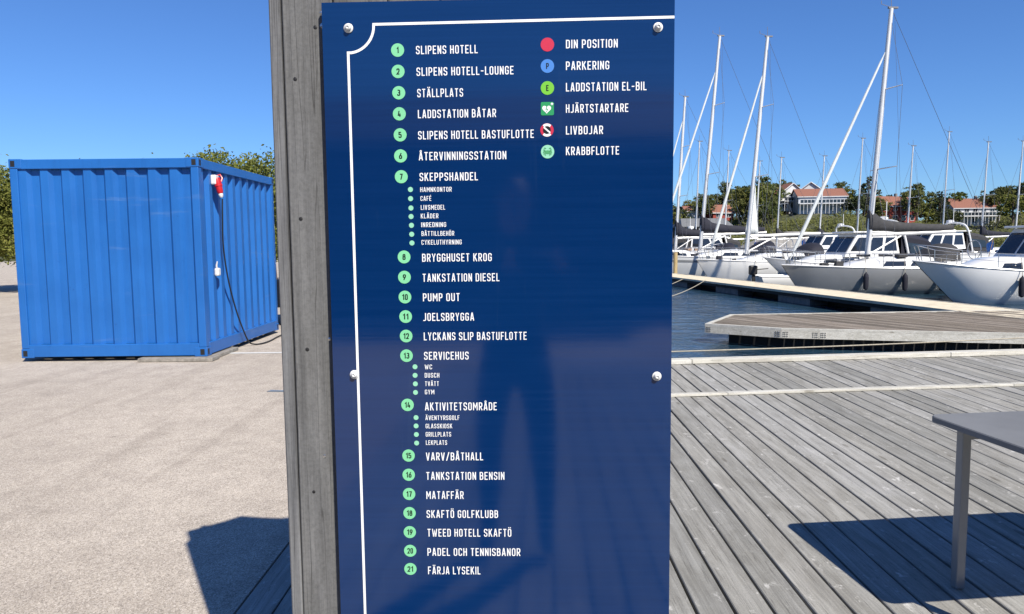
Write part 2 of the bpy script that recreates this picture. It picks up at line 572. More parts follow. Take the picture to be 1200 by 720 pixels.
def hz(x, y):
    shore = 78 + 3 * math.sin(x * 0.11) + 2 * math.sin(x * 0.37 + 1)
    h = 4.8 * sstep((y - shore) / 42.0)
    h += 1.0 * math.sin(x * 0.13 + 2) * sstep((y - shore) / 25) + 0.5 * math.sin(x * 0.41 + y * 0.3) * sstep((y - shore) / 8)
    h += 0.9 * sstep((y - shore) / 3.0)
    return h - 1.4

nx, ny = 130, 48
m = MB()
vs = []
for j in range(ny):
    y = 72 + (j / (ny - 1)) ** 1.5 * 170
    for i in range(nx):
        x = -110 + 330 * i / (nx - 1)
        vs.append((x, y, hz(x, y)))
fs = [(j * nx + i, j * nx + i + 1, (j + 1) * nx + i + 1, (j + 1) * nx + i) for j in range(ny - 1) for i in range(nx - 1)]
m.add(vs, fs)
m.build('hill', M['hill'], smooth=True, kind='structure')

# ------------------------------------------------------------------ wooden deck, plank by plank
deck = empty('wooden_deck', (0, 0, 0), kind='structure')
PITCHW = 0.1575
m = MB()
for yj in [y * 0.6 for y in range(-9, 14)]:
    m.box(EDGE(yj) + 0.01, 11.3, yj, yj + 0.07, -0.25, -0.088)
m.build('joists', M['joist'], deck)
for k in range(-14, 66):
    xl = 1.022 + k * PITCHW
    g = 0.0120 + random.uniform(-0.0025, 0.003)
    w = PITCHW - g
    y0, y1 = -6.0 + 0.0, QY(xl) - 0.03
    L = y1 - y0
    m = MB()
    seg = 14
    ph = random.uniform(0, 9)
    rings = []
    zc = random.uniform(-0.002, 0.002)
    for i in range(seg + 1):
        y = y0 + L * i / seg
        x0 = g * 0.5 + 0.0018 * math.sin(y * 1.7 + ph)
        x1 = g * 0.5 + w + 0.0018 * math.sin(y * 1.3 + ph * 2)
        sh = 0.0107 * y
        z = zc + 0.0012 * math.sin(y * 0.9 + ph)
        c = 0.004
        xm = (x0 + x1) / 2
        rings.append([(x0 + sh, y, z - .085), (x0 + sh, y, z - c), (x0 + c + sh, y, z - .0006), (xm + sh, y, z - 0.0016), (x1 - c + sh, y, z - .0006), (x1 + sh, y, z - c), (x1 + sh, y, z - .085)])
    m.loft(rings)
    o = m.build('plank', M['deck'], deck)
    o.location = (xl, 0, 0)
# screws heads in the nearest planks are too small to be seen; kerb and batten
KA = math.atan(0.105)
kerb = empty('kerb_beam', (0, QY(0), 0), KA, kind='structure')
for i in range(4):
    m = MB()
    m.box(-1.2 + i * 3.4 + 0.003, 2.2 + i * 3.4 - 0.003, -0.075, 0.075, 0.002, 0.058)
    m.build('beam', M['kerb'], kerb, bevel=0.006)
bat = empty('deck_batten', (0, 6.79, 0), math.atan(0.098), kind='structure')
for i in range(4):
    m = MB()
    m.box(-0.9 + i * 3.0 + 0.002, 2.1 + i * 3.0 - 0.002, -0.04, 0.04, 0.002, 0.026)
    m.build('batten', M['kerb'], bat, bevel=0.004)
m = MB()
m.box(-1.2, 11.4, 0.06, 0.10, -1.6, -0.002)
qf = m.build('quay_front', M['joist'], kerb)

# ------------------------------------------------------------------ timber wall that carries the sign
PSI = math.radians(1.7)
D = 1.5
wall = empty('timber_wall', (0, D, 0), -PSI, 'free-standing grey weathered timber wall of upright boards behind the blue sign', 'wall')
bx = [-0.4685, -0.3625, -0.2500, -0.1420, -0.0335, 0.0750, 0.1830, 0.2930, 0.322]
YF = 0.022
TOPS = [(-0.50, 2.50), (-0.36, 2.60), (-0.25, 2.68), (-0.14, 2.775), (-0.07, 2.79), (-0.01, 2.72), (0.075, 2.735), (0.18, 2.765), (0.33, 2.78)]
def wtop(x):
    for (a, za), (b, zb) in zip(TOPS[:-1], TOPS[1:]):
        if a <= x <= b:
            return za + (zb - za) * (x - a) / (b - a)
    return TOPS[0][1] if x < 0 else TOPS[-1][1]
def board(x0, x1, y0, y1, mat, top=None):
    m = MB()
    n = 12
    rings = []
    ph = random.uniform(0, 9)
    for i in range(n + 1):
        t = i / n
        a = x0 + 0.001 + 0.0008 * math.sin(t * 7 + ph)
        b = x1 - 0.001 + 0.0008 * math.sin(t * 6 + ph * 2)
        za = (top if top else wtop(x0)) * t
        zb = (top if top else wtop(x1)) * t
        c = 0.003
        rings.append([(a, y1, za), (a, y0 + c, za), (a + c, y0, za), (b - c, y0, zb), (b, y0 + c, zb), (b, y1, zb)])
    m.loft(rings)
    return m.build('board', mat, wall)
for a, b in zip(bx[:-1], bx[1:]):
    o = board(a, b, YF + random.uniform(-0.001, 0.001), YF + 0.026, M['wall'])
o = board(-0.4950, -0.4693, YF - 0.0015, YF + 0.145, M['wall_edge'], top=2.36)
o['label'] = 'narrow grey edge board with knots'
m = MB()
for a in (-0.44, -0.10, 0.22):
    m.box(a, a + 0.09, YF + 0.03, YF + 0.12, 0, 2.5)
m.build('post', M['wall'], wall)
m = MB()
for z in (0.4, 1.4, 2.3):
    m.box(-0.46, 0.32, YF + 0.122, YF + 0.165, z, z + 0.09)
m.build('rail', M['wall'], wall)
# nails and holes in the boards, one each where the photo shows them
FACE = Matrix.Rotation(PI / 2, 4, 'X')                    # local z -> -y (towards the viewer)
def nail(x, z, r, mat, depth=0.0015):
    mt = Matrix.Translation((x, YF, z)) @ FACE
    MB().lathe([(r, -0.002), (r, depth * .6), (r * .6, depth), (0.0001, depth)], 10, mt).build('nail', mat, wall, smooth=True)
for x, z, r, k in [(-0.444, 1.842, .0042, 'black'), (-0.4425, 1.555, .0042, 'black'), (-0.4385, 1.278, .0042, 'black'), (-0.4352, 0.966, .0036, 'black'),
                   (-0.3985, 1.945, .0042, 'black'), (-0.3835, 1.948, .0055, 'steel'), (-0.3855, 1.974, .0032, 'steel'),
                   (-0.4085, 1.045, .0042, 'steel'), (-0.3905, 1.30, .0035, 'steel')]:
    nail(x, z, r, M[k])

# ------------------------------------------------------------------ stroke lettering
ST = 0.116
def G(*p):
    return list(p)
R_ = 0.31
B_, T_ = ST / 2, 1 - ST / 2
q = 0.15
GL = {
 'A': (0.36, [[(0, 0), (.155, .97), (.205, .97), (.36, 0)], [(.075, .27), (.285, .27)]]),
 'B': (R_, [[(0, B_), (R_, B_, q), (R_, .52, .12), (0, .52)], [(0, .52), (R_ - .015, .52, .12), (R_ - .015, T_, q), (0, T_)], [(0, 0), (0, 1)]]),
 'C': (R_, [[(R_, .30), (R_, B_, q), (0, B_, q), (0, T_, q), (R_, T_, q), (R_, .70)]]),
 'D': (R_, [[(0, B_), (R_, B_, .17), (R_, T_, .17), (0, T_)], [(0, 0), (0, 1)]]),
 'E': (.28, [[(.33, B_), (0, B_), (0, T_), (.33, T_)], [(0, .51), (.28, .51)]]),
 'F': (.27, [[(0, 0), (0, T_), (.32, T_)], [(0, .49), (.27, .49)]]),
 'G': (R_, [[(R_, .70), (R_, T_, q), (0, T_, q), (0, B_, q), (R_, B_, q), (R_, .48), (.16, .48)]]),
 'H': (R_, [[(0, 0), (0, 1)], [(R_, 0), (R_, 1)], [(0, .51), (R_, .51)]]),
 'I': (0.0, [[(0, 0), (0, 1)]]),
 'J': (.23, [[(-.06, B_), (.23, B_, q), (.23, 1)]]),
 'K': (.33, [[(0, 0), (0, 1)], [(.32, 1), (.02, .40)], [(.12, .56), (.35, 0)]]),
 'L': (.25, [[(0, 1), (0, B_), (.31, B_)]]),
 'M': (.44, [[(0, 0), (0, .99)], [(.44, 0), (.44, .99)], [(.01, .95), (.22, .36), (.43, .95)]]),
 'N': (.31, [[(0, 0), (0, 1)], [(.31, 0), (.31, 1)], [(.02, .90), (.29, .10)]]),
 'O': (R_, ['c', [(R_, B_, q), (0, B_, q), (0, T_, q), (R_, T_, q)]]),
 'P': (R_, [[(0, 0), (0, T_), (R_, T_, q), (R_, .44, q), (0, .44)]]),
 'R': (R_, [[(0, 0), (0, T_), (R_, T_, q), (R_, .46, q), (0, .46)], [(.14, .46), (.33, 0)]]),
 'S': (R_, [[(R_, .72), (R_, T_, q), (0, T_, q), (0, .55, .13), (R_, .45, .13), (R_, B_, q), (0, B_, q), (0, .28)]]),
 'T': (.32, [[(-.03, T_), (.35, T_)], [(.16, 0), (.16, T_)]]),
 'U': (R_, [[(0, 1), (0, B_, q), (R_, B_, q), (R_, 1)]]),
 'V': (.34, [[(0, 1), (.15, .03), (.19, .03), (.34, 1)]]),
 'W': (.52, [[(0, 1), (.12, .05), (.15, .05), (.26, .80), (.37, .05), (.40, .05), (.52, 1)]]),
 'Y': (.34, [[(0, 1), (.17, .42), (.34, 1)], [(.17, 0), (.17, .45)]]),
 '/': (.30, [[(0, -.05), (.30, 1.05)]]),
 '–': (.22, [[(-.04, .47), (.26, .47)]]),
 '0': (R_, ['c', [(R_, B_, q), (0, B_, q), (0, T_, q), (R_, T_, q)]]),
 '1': (.20, [[(0, .74), (.19, .95), (.19, 0)]]),
 '2': (R_, [[(0, .70), (0, T_, q), (R_, T_, q), (R_, .52, .1), (0.0, B_), (.36, B_)]]),
 '3': (R_, [[(0, T_), (R_, T_, q), (R_, .53, .13), (.1, .53)], [(.1, .53), (R_, .53, .13), (R_, B_, q), (0, B_, q), (0, .26)]]),
 '4': (.34, [[(.14, 1), (0, .26), (.40, .26)], [(.27, 0), (.27, .55)]]),
 '5': (R_, [[(R_, T_), (0, T_), (0, .57), (R_, .57, .15), (R_, B_, q), (0, B_, q), (0, .24)]]),
 '6': (R_, ['c', [(R_, B_, q), (0, B_, q), (0, .56, q), (R_, .56, q)], [(.03, .45), (.26, 1)]]),
 '7': (R_, [[(-.03, T_), (R_, T_), (.1, 0)]]),
 '8': (R_, ['c', [(R_, B_, q), (0, B_, q), (0, .53, .12), (R_, .53, .12)], 'c', [(R_ - .02, .53, .12), (.02, .53, .12), (.02, T_, q), (R_ - .02, T_, q)]]),
 '9': (R_, ['c', [(R_, .44, q), (0, .44, q), (0, T_, q), (R_, T_, q)], [(.28, .55), (.06, 0)]]),
}
def fillet(pts, closed):
    out = []
    n = len(pts)
    for i, p in enumerate(pts):
        r = p[2] if len(p) > 2 else 0
        P = Vector(p[:2])
        if r and (closed or 0 < i < n - 1):
            A = Vector(pts[i - 1][:2])
            C_ = Vector(pts[(i + 1) % n][:2])
            la, lc = (A - P).length, (C_ - P).length
            a = P + (A - P).normalized() * min(r, la * .5)
            c = P + (C_ - P).normalized() * min(r, lc * .5)
            for k in range(6):
                t = k / 5
                w = 0.93                                   # nearly circular corner
                b0, b1, b2 = (1 - t) ** 2, 2 * t * (1 - t) * w, t * t
                s_ = b0 + b1 + b2
                out.append((a * b0 + P * b1 + c * b2) / s_)
        else:
            out.append(P)
    res = [out[0]]
    for o in out[1:]:
        if (o - res[-1]).length > 1e-4:
            res.append(o)
    return res

def stroke(mb, pts, w, closed, tf, z):
    n = len(pts)
    L, R2 = [], []
    for i in range(n):
        p = pts[i]
        d1 = (p - pts[i - 1]).normalized() if (closed or i > 0) else None
        d2 = (pts[(i + 1) % n] - p).normalized() if (closed or i < n - 1) else None
        if d1 is None:
            d1 = d2
        if d2 is None:
            d2 = d1
        n1, n2 = Vector((-d1.y, d1.x)), Vector((-d2.y, d2.x))
        b = n1 + n2
        if b.length < 0.2:
            b = n1
        b.normalize()
        k = (w / 2) / max(0.45, b.dot(n1))
        L.append(p + b * k)
        R2.append(p - b * k)
    vs = [tf(v.x, v.y, z) for v in L] + [tf(v.x, v.y, z) for v in R2]
    fs = []
    for i in range(n if closed else n - 1):
        j = (i + 1) % n
        fs.append((i, n + i, n + j, j))
    mb.add(vs, fs)

def write(mb, text, x0, x1, zc, h, y, st=ST, kern=0.272, space=0.30):
    """letters in the sign's plane (x, z), standing proud at y"""
    adv, pen = [], ST / 2
    for ch in text:
        if ch == ' ':
            pen += space
            continue
        base = {'Å': 'A', 'Ä': 'A', 'Ö': 'O', 'É': 'E'}.get(ch, ch)
        adv.append((ch, base, pen))
        pen += GL[base][0] + kern
    W = pen - kern + ST / 2
    sx = (x1 - x0) / W
    lay = 0
    for ch, base, px in adv:
        def tf(a, b, z, px=px):
            return (x0 + (px + a) * sx, y - z, zc - h / 2 + b * h)
        k = 0
        parts = GL[base][1]
        closed = False
        for pp in parts:
            if pp == 'c':
                closed = True
                continue
            stroke(mb, fillet(pp, closed), st, closed, tf, 0.00003 * k)
            closed = False
            k += 1
        gw = GL[base][0]
        if ch in 'ÄÖ':
            for dx in (-.10, .10):
                stroke(mb, [Vector((gw / 2 + dx, 1.09)), Vector((gw / 2 + dx, 1.22))], .12, False, tf, 0.00003 * k)
        if ch == 'Å':
            ring = [Vector((gw / 2 + .085 * math.cos(t * PI / 5), 1.10 + .105 * math.sin(t * PI / 5))) for t in range(10)]
            stroke(mb, ring, .075, True, tf, 0.00003 * (k + 1))
        if ch == 'É':
            stroke(mb, [Vector((gw / 2 - .02, 1.08)), Vector((gw / 2 + .10, 1.24))], .10, False, tf, 0.00003 * k)

# measured on the sign: text, left, right, height of the line's middle, capital height (metres)
LINES = [
    ('SLIPENS HOTELL', -0.1888, -0.0640, 1.8900, 0.0164),
    ('SLIPENS HOTELL–LOUNGE', -0.1887, 0.0080, 1.8473, 0.0165),
    ('STÄLLPLATS', -0.1881, -0.0948, 1.8049, 0.0166),
    ('LADDSTATION BÅTAR', -0.1876, -0.0285, 1.7632, 0.0165),
    ('SLIPENS HOTELL BASTUFLOTTE', -0.1881, 0.0479, 1.7207, 0.0166),
    ('ÅTERVINNINGSSTATION', -0.1876, -0.0086, 1.6786, 0.0165),
    ('SKEPPSHANDEL', -0.1869, -0.0672, 1.6368, 0.0164),
    ('HAMNKONTOR', -0.1861, -0.1214, 1.6111, 0.0095),
    ('CAFÉ', -0.1859, -0.1636, 1.5930, 0.0096),
    ('LIVSMEDEL', -0.1856, -0.1354, 1.5747, 0.0096),
    ('KLÄDER', -0.1860, -0.1498, 1.5572, 0.0096),
    ('INREDNING', -0.1855, -0.1341, 1.5393, 0.0096),
    ('BÅTTILLBEHÖR', -0.1853, -0.1177, 1.5212, 0.0096),
    ('CYKELUTHYRNING', -0.1857, -0.1026, 1.5032, 0.0097),
    ('BRYGGHUSET KROG', -0.1851, -0.0409, 1.4714, 0.0164),
    ('TANKSTATION DIESEL', -0.1853, -0.0255, 1.4299, 0.0165),
    ('PUMP OUT', -0.1851, -0.1082, 1.3892, 0.0164),
    ('JOELSBRYGGA', -0.1854, -0.0791, 1.3481, 0.0164),
    ('LYCKANS SLIP BASTUFLOTTE', -0.1850, 0.0300, 1.3074, 0.0165),
    ('SERVICEHUS', -0.1853, -0.0917, 1.2664, 0.0166),
    ('WC', -0.1844, -0.1689, 1.2429, 0.0098),
    ('DUSCH', -0.1847, -0.1541, 1.2251, 0.0098),
    ('TVÄTT', -0.1847, -0.1552, 1.2072, 0.0098),
    ('GYM', -0.1851, -0.1653, 1.1895, 0.0098),
    ('AKTIVITETSOMRÅDE', -0.1857, -0.0340, 1.1585, 0.0168),
    ('ÄVENTYRSGOLF', -0.1851, -0.1131, 1.1343, 0.0097),
    ('GLASSKIOSK', -0.1851, -0.1287, 1.1165, 0.0097),
    ('GRILLPLATS', -0.1852, -0.1315, 1.0987, 0.0098),
    ('LEKPLATS', -0.1852, -0.1404, 1.0808, 0.0098),
    ('VARV/BÅTHALL', -0.1858, -0.0644, 1.0508, 0.0168),
    ('TANKSTATION BENSIN', -0.1863, -0.0197, 1.0085, 0.0169),
    ('MATAFFÄR', -0.1866, -0.1071, 0.9666, 0.0168),
    ('SKAFTÖ GOLFKLUBB', -0.1869, -0.0342, 0.9251, 0.0169),
    ('TWEED HOTELL SKAFTÖ', -0.1863, -0.0063, 0.8839, 0.0170),
    ('PADEL OCH TENNISBANOR', -0.1868, 0.0125, 0.8413, 0.0170),
    ('FÄRJA LYSEKIL', -0.1863, -0.0735, 0.8002, 0.0171),
    ('DIN POSITION', 0.1136, 0.2170, 1.8964, 0.0166),
    ('PARKERING', 0.1134, 0.2002, 1.8540, 0.0167),
    ('LADDSTATION EL–BIL', 0.1133, 0.2750, 1.8119, 0.0168),
    ('HJÄRTSTARTARE', 0.1131, 0.2388, 1.7696, 0.0167),
    ('LIVBOJAR', 0.1130, 0.1879, 1.7264, 0.0167),
    ('KRABBFLOTTE', 0.1129, 0.2205, 1.6851, 0.0167),
]
DISCS = [(-0.2261, 1.8907), (-0.2262, 1.8486), (-0.2258, 1.8063), (-0.2256, 1.7643), (-0.2249, 1.7222), (-0.2250, 1.6798), (-0.2246, 1.6378), (-0.2226, 1.4735), (-0.2228, 1.4316), (-0.2227, 1.3902), (-0.2222, 1.3493), (-0.2221, 1.3084), (-0.2223, 1.2669), (-0.2225, 1.1621), (-0.2228, 1.0528), (-0.2234, 1.0110), (-0.2235, 0.9690), (-0.2235, 0.9272), (-0.2239, 0.8852), (-0.2239, 0.8438), (-0.2244, 0.8033)]
BULLETS = [(-0.2063, 1.6116), (-0.2064, 1.5930), (-0.2061, 1.5738), (-0.2062, 1.5564), (-0.2058, 1.5384), (-0.2057, 1.5201), (-0.2056, 1.5021), (-0.2049, 1.2433), (-0.2051, 1.2251), (-0.2049, 1.2070), (-0.2050, 1.1887), (-0.2050, 1.1348), (-0.2053, 1.1168), (-0.2051, 1.0984), (-0.2050, 1.0799)]
ICONS = [(0.0764, 1.8963), (0.0762, 1.8542), (0.0760, 1.8110), (0.0757, 1.7701), (0.0746, 1.7275), (0.0756, 1.6843)]

# ------------------------------------------------------------------ the sign
sign = empty('information_sign', (0, D, 0), -PSI, 'tall glossy dark blue information board with white lettering and mint green numbered discs', 'sign')
SX0, SX1, SZ0, SZ1 = -0.3785, 0.3300, 0.42, 1.9865
m = MB()
m.box(SX0, SX1, 0.0, 0.006, SZ0, SZ1)
pb = m.build('panel', M['sign'], sign)
m = MB()
m.box(SX0 + 0.02, SX1 - 0.02, 0.0065, 0.0195, SZ0 + 0.02, SZ1 - 0.02)
m.build('backing_frame', M['sign_edge'], sign)
YP = -0.0006
# white border with a scooped corner
m = MB()
def tfs(a, b, z):
    return (a, YP - z, b)
bw = 0.0052
arc = [Vector((-0.3270 + 0.0535 * math.cos(t), 1.9400 + 0.0535 * math.sin(t))) for t in [-PI / 2 * k / 12 for k in range(13)]]
path = [Vector((SX1 - 0.0005, 1.9452)), Vector((-0.2735, 1.9420))] + arc[1:-1] + [Vector((-0.3268, 1.8870)), Vector((-0.3250, 0.5)), Vector((SX1 - 0.0005, 0.494))]
stroke(m, path, bw, False, tfs, 0)
m.build('border_line', M['white_print'], sign)
for t, x0, x1, zc, h in LINES:
    m = MB()
    write(m, t, x0, x1, zc, h, YP)
    m.build('lettering', M['white_print'], sign)
def disc(x, z, r, mat, name='disc', parent=None, y=YP, seg=28):
    m = MB()
    vs = [(x + r * math.cos(2 * PI * k / seg), y, z + r * math.sin(2 * PI * k / seg)) for k in range(seg)]
    m.add(vs, [tuple(range(seg))])
    return m.build(name, mat, parent or sign)
for i, (x, z) in enumerate(DISCS):
    d = disc(x, z, 0.0133, M['mint'], 'number_disc')
    m = MB()
    s = str(i + 1)
    w = {1: 0.0024, 2: 0.0088}[len(s)] if s == '1' or len(s) == 2 else 0.0044
    if s == '1':
        w = 0.0030
    w *= 1.3
    write(m, s, x - w / 2, x + w / 2, z, 0.0115, YP - 0.0004, st=0.17)
    m.build('numeral', M['ink'], d)
for x, z in BULLETS:
    disc(x, z, 0.0052, M['dot'], 'bullet_dot', seg=16)
IR = 0.0135
disc(*ICONS[0], IR, M['p_red'], 'symbol')['label'] = 'plain red disc'
d = disc(*ICONS[1], IR, M['p_blue'], 'symbol')
d['label'] = 'light blue disc with a letter'
m = MB()
write(m, 'P', ICONS[1][0] - .0024, ICONS[1][0] + .0026, ICONS[1][1], .0112, YP - .0004, st=.16)
m.build('letter', M['ink'], d)
d = disc(*ICONS[2], IR, M['p_lime'], 'symbol')
d['label'] = 'lime green disc with a letter'
m = MB()
write(m, 'E', ICONS[2][0] - .0023, ICONS[2][0] + .0025, ICONS[2][1], .0112, YP - .0004, st=.16)
m.build('letter', M['ink'], d)
# heart starter symbol
x, z = ICONS[3]
m = MB()
r, c = 0.0132, 0.003
pts = []
for cx, cz, a0 in ((r - c, r - c, 0), (-r + c, r - c, 90), (-r + c, -r + c, 180), (r - c, -r + c, 270)):
    for k in range(5):
        a = math.radians(a0 + k * 22.5)
        pts.append((x + cx + c * math.cos(a), YP, z + cz + c * math.sin(a)))
m.add(pts, [tuple(range(len(pts)))])
sq = m.build('symbol', M['p_green'], sign)
sq['label'] = 'green square with a white heart and bolt'
m = MB()
hp = []
for k in range(30):
    t = 2 * PI * k / 30
    hx = 16 * math.sin(t) ** 3
    hy = 13 * math.cos(t) - 5 * math.cos(2 * t) - 2 * math.cos(3 * t) - math.cos(4 * t)
    hp.append((x - .0015 + hx * .00056, YP - .0004, z - .001 + hy * .00056))
m.add(hp, [tuple(range(30))])
m.build('heart', M['white_print'], sq)
m = MB()
stroke(m, [Vector((x - .0005, z + .0045)), Vector((x - .0032, z - .0010)), Vector((x + .0004, z - .0010)), Vector((x - .0018, z - .0068))], .0016, False, tfs, 0.0006)
m.build('bolt', M['p_green'], sq)
m = MB()
stroke(m, [Vector((x + .0066, z + .0092)), Vector((x + .0120, z + .0092))], .0018, False, tfs, 0.0004)
stroke(m, [Vector((x + .0093, z + .0065)), Vector((x + .0093, z + .0119))], .0018, False, tfs, 0.00045)
m.build('cross', M['white_print'], sq)
# lifebuoy symbol
x, z = ICONS[4]
lb = disc(x, z, 0.0135, M['p_red'], 'symbol')
lb['label'] = 'red and white lifebuoy ring'
m = MB()
for a0 in (90, 270):
    arcp = [Vector((x + .0105 * math.cos(math.radians(a0 - 42 + 84 * k / 8)), z + .0105 * math.sin(math.radians(a0 - 42 + 84 * k / 8)))) for k in range(9)]
    stroke(m, arcp, 0.0050, False, tfs, 0.0004)
m.build('white_segment', M['white_print'], lb)
disc(x, z, 0.0078, M['ink'], 'ring_hole', lb, YP - 0.0008, 20)
m = MB()
stroke(m, [Vector((x - .0065, z + .0055)), Vector((x - .001, z + .001)), Vector((x + .001, z - .001)), Vector((x + .0065, z - .0055))], .0030, False, tfs, 0.0012)
m.build('rope_mark', M['white_print'], lb)
# crab symbol
x, z = ICONS[5]
cb = disc(x, z, 0.0135, M['dot'], 'symbol')
cb['label'] = 'pale green disc with a small crab'
m = MB()
bp = [(x + .0052 * math.cos(2 * PI * k / 18), YP - .0004, z - .001 + .0038 * math.sin(2 * PI * k / 18)) for k in range(18)]
m.add(bp, [tuple(range(18))])
kk = 0
for s in (-1, 1):
    for p in ([(.004, -.001), (.0075, .001), (.0085, -.0025)], [(.004, -.002), (.007, -.003), (.0072, -.0062)], [(.003, -.003), (.0048, -.005), (.0045, -.0078)],
              [(.0035, .001), (.0075, .0035), (.006, .0075), (.003, .006)]):
        kk += 1
        stroke(m, [Vector((x + s * a, z + b)) for a, b in p], .0016, False, tfs, 0.0004 + .00002 * kk)
m.build('crab', M['p_crab'], cb)
# domed screws with washers
for x, z in [(-0.3247, 1.9352), (0.2970, 1.9256), (-0.3330, 1.2275), (0.2998, 1.2210)]:
    mt = Matrix.Translation((x, 0, z)) @ FACE
    w = MB().lathe([(.0092, 0.0004), (.0096, .0020), (.0080, .0034), (.0040, .0036), (.0001, .0036)], 24, mt).build('washer', M['white_plastic'], sign, smooth=True)
    h = MB().lathe([(.0066, .0034), (.0066, .0060), (.0052, .0092), (.0030, .0104), (.0028, .0086), (.0001, .0084)], 20, mt).build('screw_head', M['white_plastic'], w, smooth=True)

# ------------------------------------------------------------------ shipping container
cx0, cx1, cy0, cy1, cz0, cz1 = -6.48, -4.04, 9.50, 12.46, 0.05, 2.64
cont = empty('shipping_container', (0, 0, 0), 0, 'bright blue corrugated steel shipping container standing on the asphalt left of the timber wall', 'container')
def corrugated(length, h0, h1, n, depth, place, name):
    """trapezoid corrugation; place maps (along, out, up) to world"""
    m = MB()
    prof = []
    p = length / n
    for i in range(n):
        a = i * p
        prof += [(a, 0), (a + p * .34, 0), (a + p * .5, -depth), (a + p * .84, -depth)]
    prof.append((length, 0))
    vs = [place(a, d, h) for h in (h0, h1) for a, d in prof]
    k = len(prof)
    m.add(vs, [(i, i + 1, k + i + 1, k + i) for i in range(k - 1)])
    return m.build(name, M['cblue'], cont)
post = 0.10
corrugated(cy1 - cy0 - 2 * post, cz0 + .17, cz1 - .125, 10, 0.05, lambda a, d, h: (cx1 - .022 + d, cy0 + post + a, h), 'side_wall')
corrugated(cy1 - cy0 - 2 * post, cz0 + .17, cz1 - .125, 10, 0.05, lambda a, d, h: (cx0 + .022 - d, cy0 + post + a, h), 'side_wall')
corrugated(cx1 - cx0 - 2 * post, cz0 + .17, cz1 - .125, 8, 0.05, lambda a, d, h: (cx0 + post + a, cy0 + .022 - d, h), 'end_wall')
corrugated(cx1 - cx0 - 2 * post, cz0 + .17, cz1 - .125, 8, 0.05, lambda a, d, h: (cx0 + post + a, cy1 - .022 + d, h), 'end_wall')
m = MB()
m.box(cx0 + .05, cx1 - .05, cy0 + .05, cy1 - .05, cz1 - .05, cz1 - .02)
m.build('roof', M['cblue'], cont)
for X in (cx0, cx1 - post):
    for Y in (cy0, cy1 - post):
        m = MB()
        m.box(X, X + post, Y, Y + post, cz0 + .12, cz1 - .12)
        m.build('corner_post', M['cblue'], cont, bevel=.008)
        for zz in (cz0, cz1 - .115):
            m = MB()
            m.box(X - .006 if X == cx0 else X - .06, X + post + (.006 if X != cx0 else .06), Y - .006 if Y == cy0 else Y - .06, Y + post + (.006 if Y != cy0 else .06), zz - .004, zz + .118)
            cc = m.build('corner_casting', M['cblue'], cont, bevel=.008)
            m = MB()
            ym = Y + post / 2
            xo = X + post + .0065 if X != cx0 else X - .0065
            m.box(xo - .001, xo + .002, ym - .022, ym + .022, zz + .02, zz + .095)
            m.build('casting_hole', M['black'], cc)
            m = MB()
            yo = Y - .0075 if Y == cy0 else Y + post + .0065
            m.box(X + .02, X + .075, yo - .001, yo + .002, zz + .02, zz + .095)
            m.build('casting_hole', M['black'], cc)
for z0, z1 in ((cz0 + .01, cz0 + .17), (cz1 - .125, cz1 - .004)):
    for X in (cx1 - .058, cx0 - .002):
        m = MB()
        m.box(X, X + .06, cy0 + post, cy1 - post, z0, z1)
        m.build('side_rail', M['cblue'], cont, bevel=.006)
    for Y in (cy0 - .002, cy1 - .058):
        m = MB()
        m.box(cx0 + post, cx1 - post, Y, Y + .06, z0, z1)
        m.build('end_rail', M['cblue'], cont, bevel=.006)
m = MB()
m.box(-4.9, -3.92, 9.38, 9.62, -0.004, 0.045)
bl = m.build('timber_block', M['timber'], bevel=.008)
tag(bl, 'grey timber block lying under the near corner of the blue container', 'timber block')
m = MB()
m.box(-4.28, -3.96, 9.64, 10.4, -0.004, 0.045)
bl = m.build('timber_block', M['timber'], bevel=.008)
tag(bl, 'longer grey timber block running back under the side of the blue container', 'timber block')

# red and white power plug high on the container side, with its cable
FX = cx1 - .022
plug = empty('power_plug', (FX, 9.98, 2.30), 0, 'red and white industrial power plug in a socket high on the blue container', 'plug')
m = MB()
m.box(0, .075, -.055, .055, .03, .16)
m.build('socket_box', M['white_plastic'], plug, bevel=.015)
mt = Matrix.Translation((.07, 0, .09)) @ Matrix.Rotation(math.radians(168), 4, 'Y')
MB().lathe([(.040, -.03), (.046, 0), (.046, .05), (.052, .055), (.052, .085), (.044, .09), (.042, .16), (.028, .19)], 18, mt).build('plug_body', M['red'], plug, smooth=True)
MB().lathe([(.030, .185), (.032, .20), (.026, .225), (.016, .24)], 14, mt).build('cable_gland', M['white_plastic'], plug, smooth=True)
MB().tube([(.04, .045, .15), (.09, .06, .17), (.12, .05, .12), (.11, .03, .07)], .012, 8).build('lid_arm', M['red'], plug, smooth=True)
def sag(a, b, s, n=16):
    a, b = Vector(a), Vector(b)
    return [a.lerp(b, i / n) - Vector((0, 0, s * 4 * (i / n) * (1 - i / n))) for i in range(n + 1)]
cab = [(-3.935, 9.985, 2.14), (-3.95, 10.0, 1.9), (-3.98, 10.06, 1.5), (-3.99, 10.2, 1.05), (-3.985, 10.42, .6), (-3.97, 10.65, .25), (-3.95, 10.80, .06),
       (-3.90, 10.9, .012), (-3.82, 11.0, .010), (-3.80, 11.3, .010), (-3.84, 11.8, .010), (-3.82, 12.3, .010), (-3.6, 12.8, .010), (-3.0, 13.3, .010), (-2.0, 13.6, .010), (-1.4, 13.9, .01)]
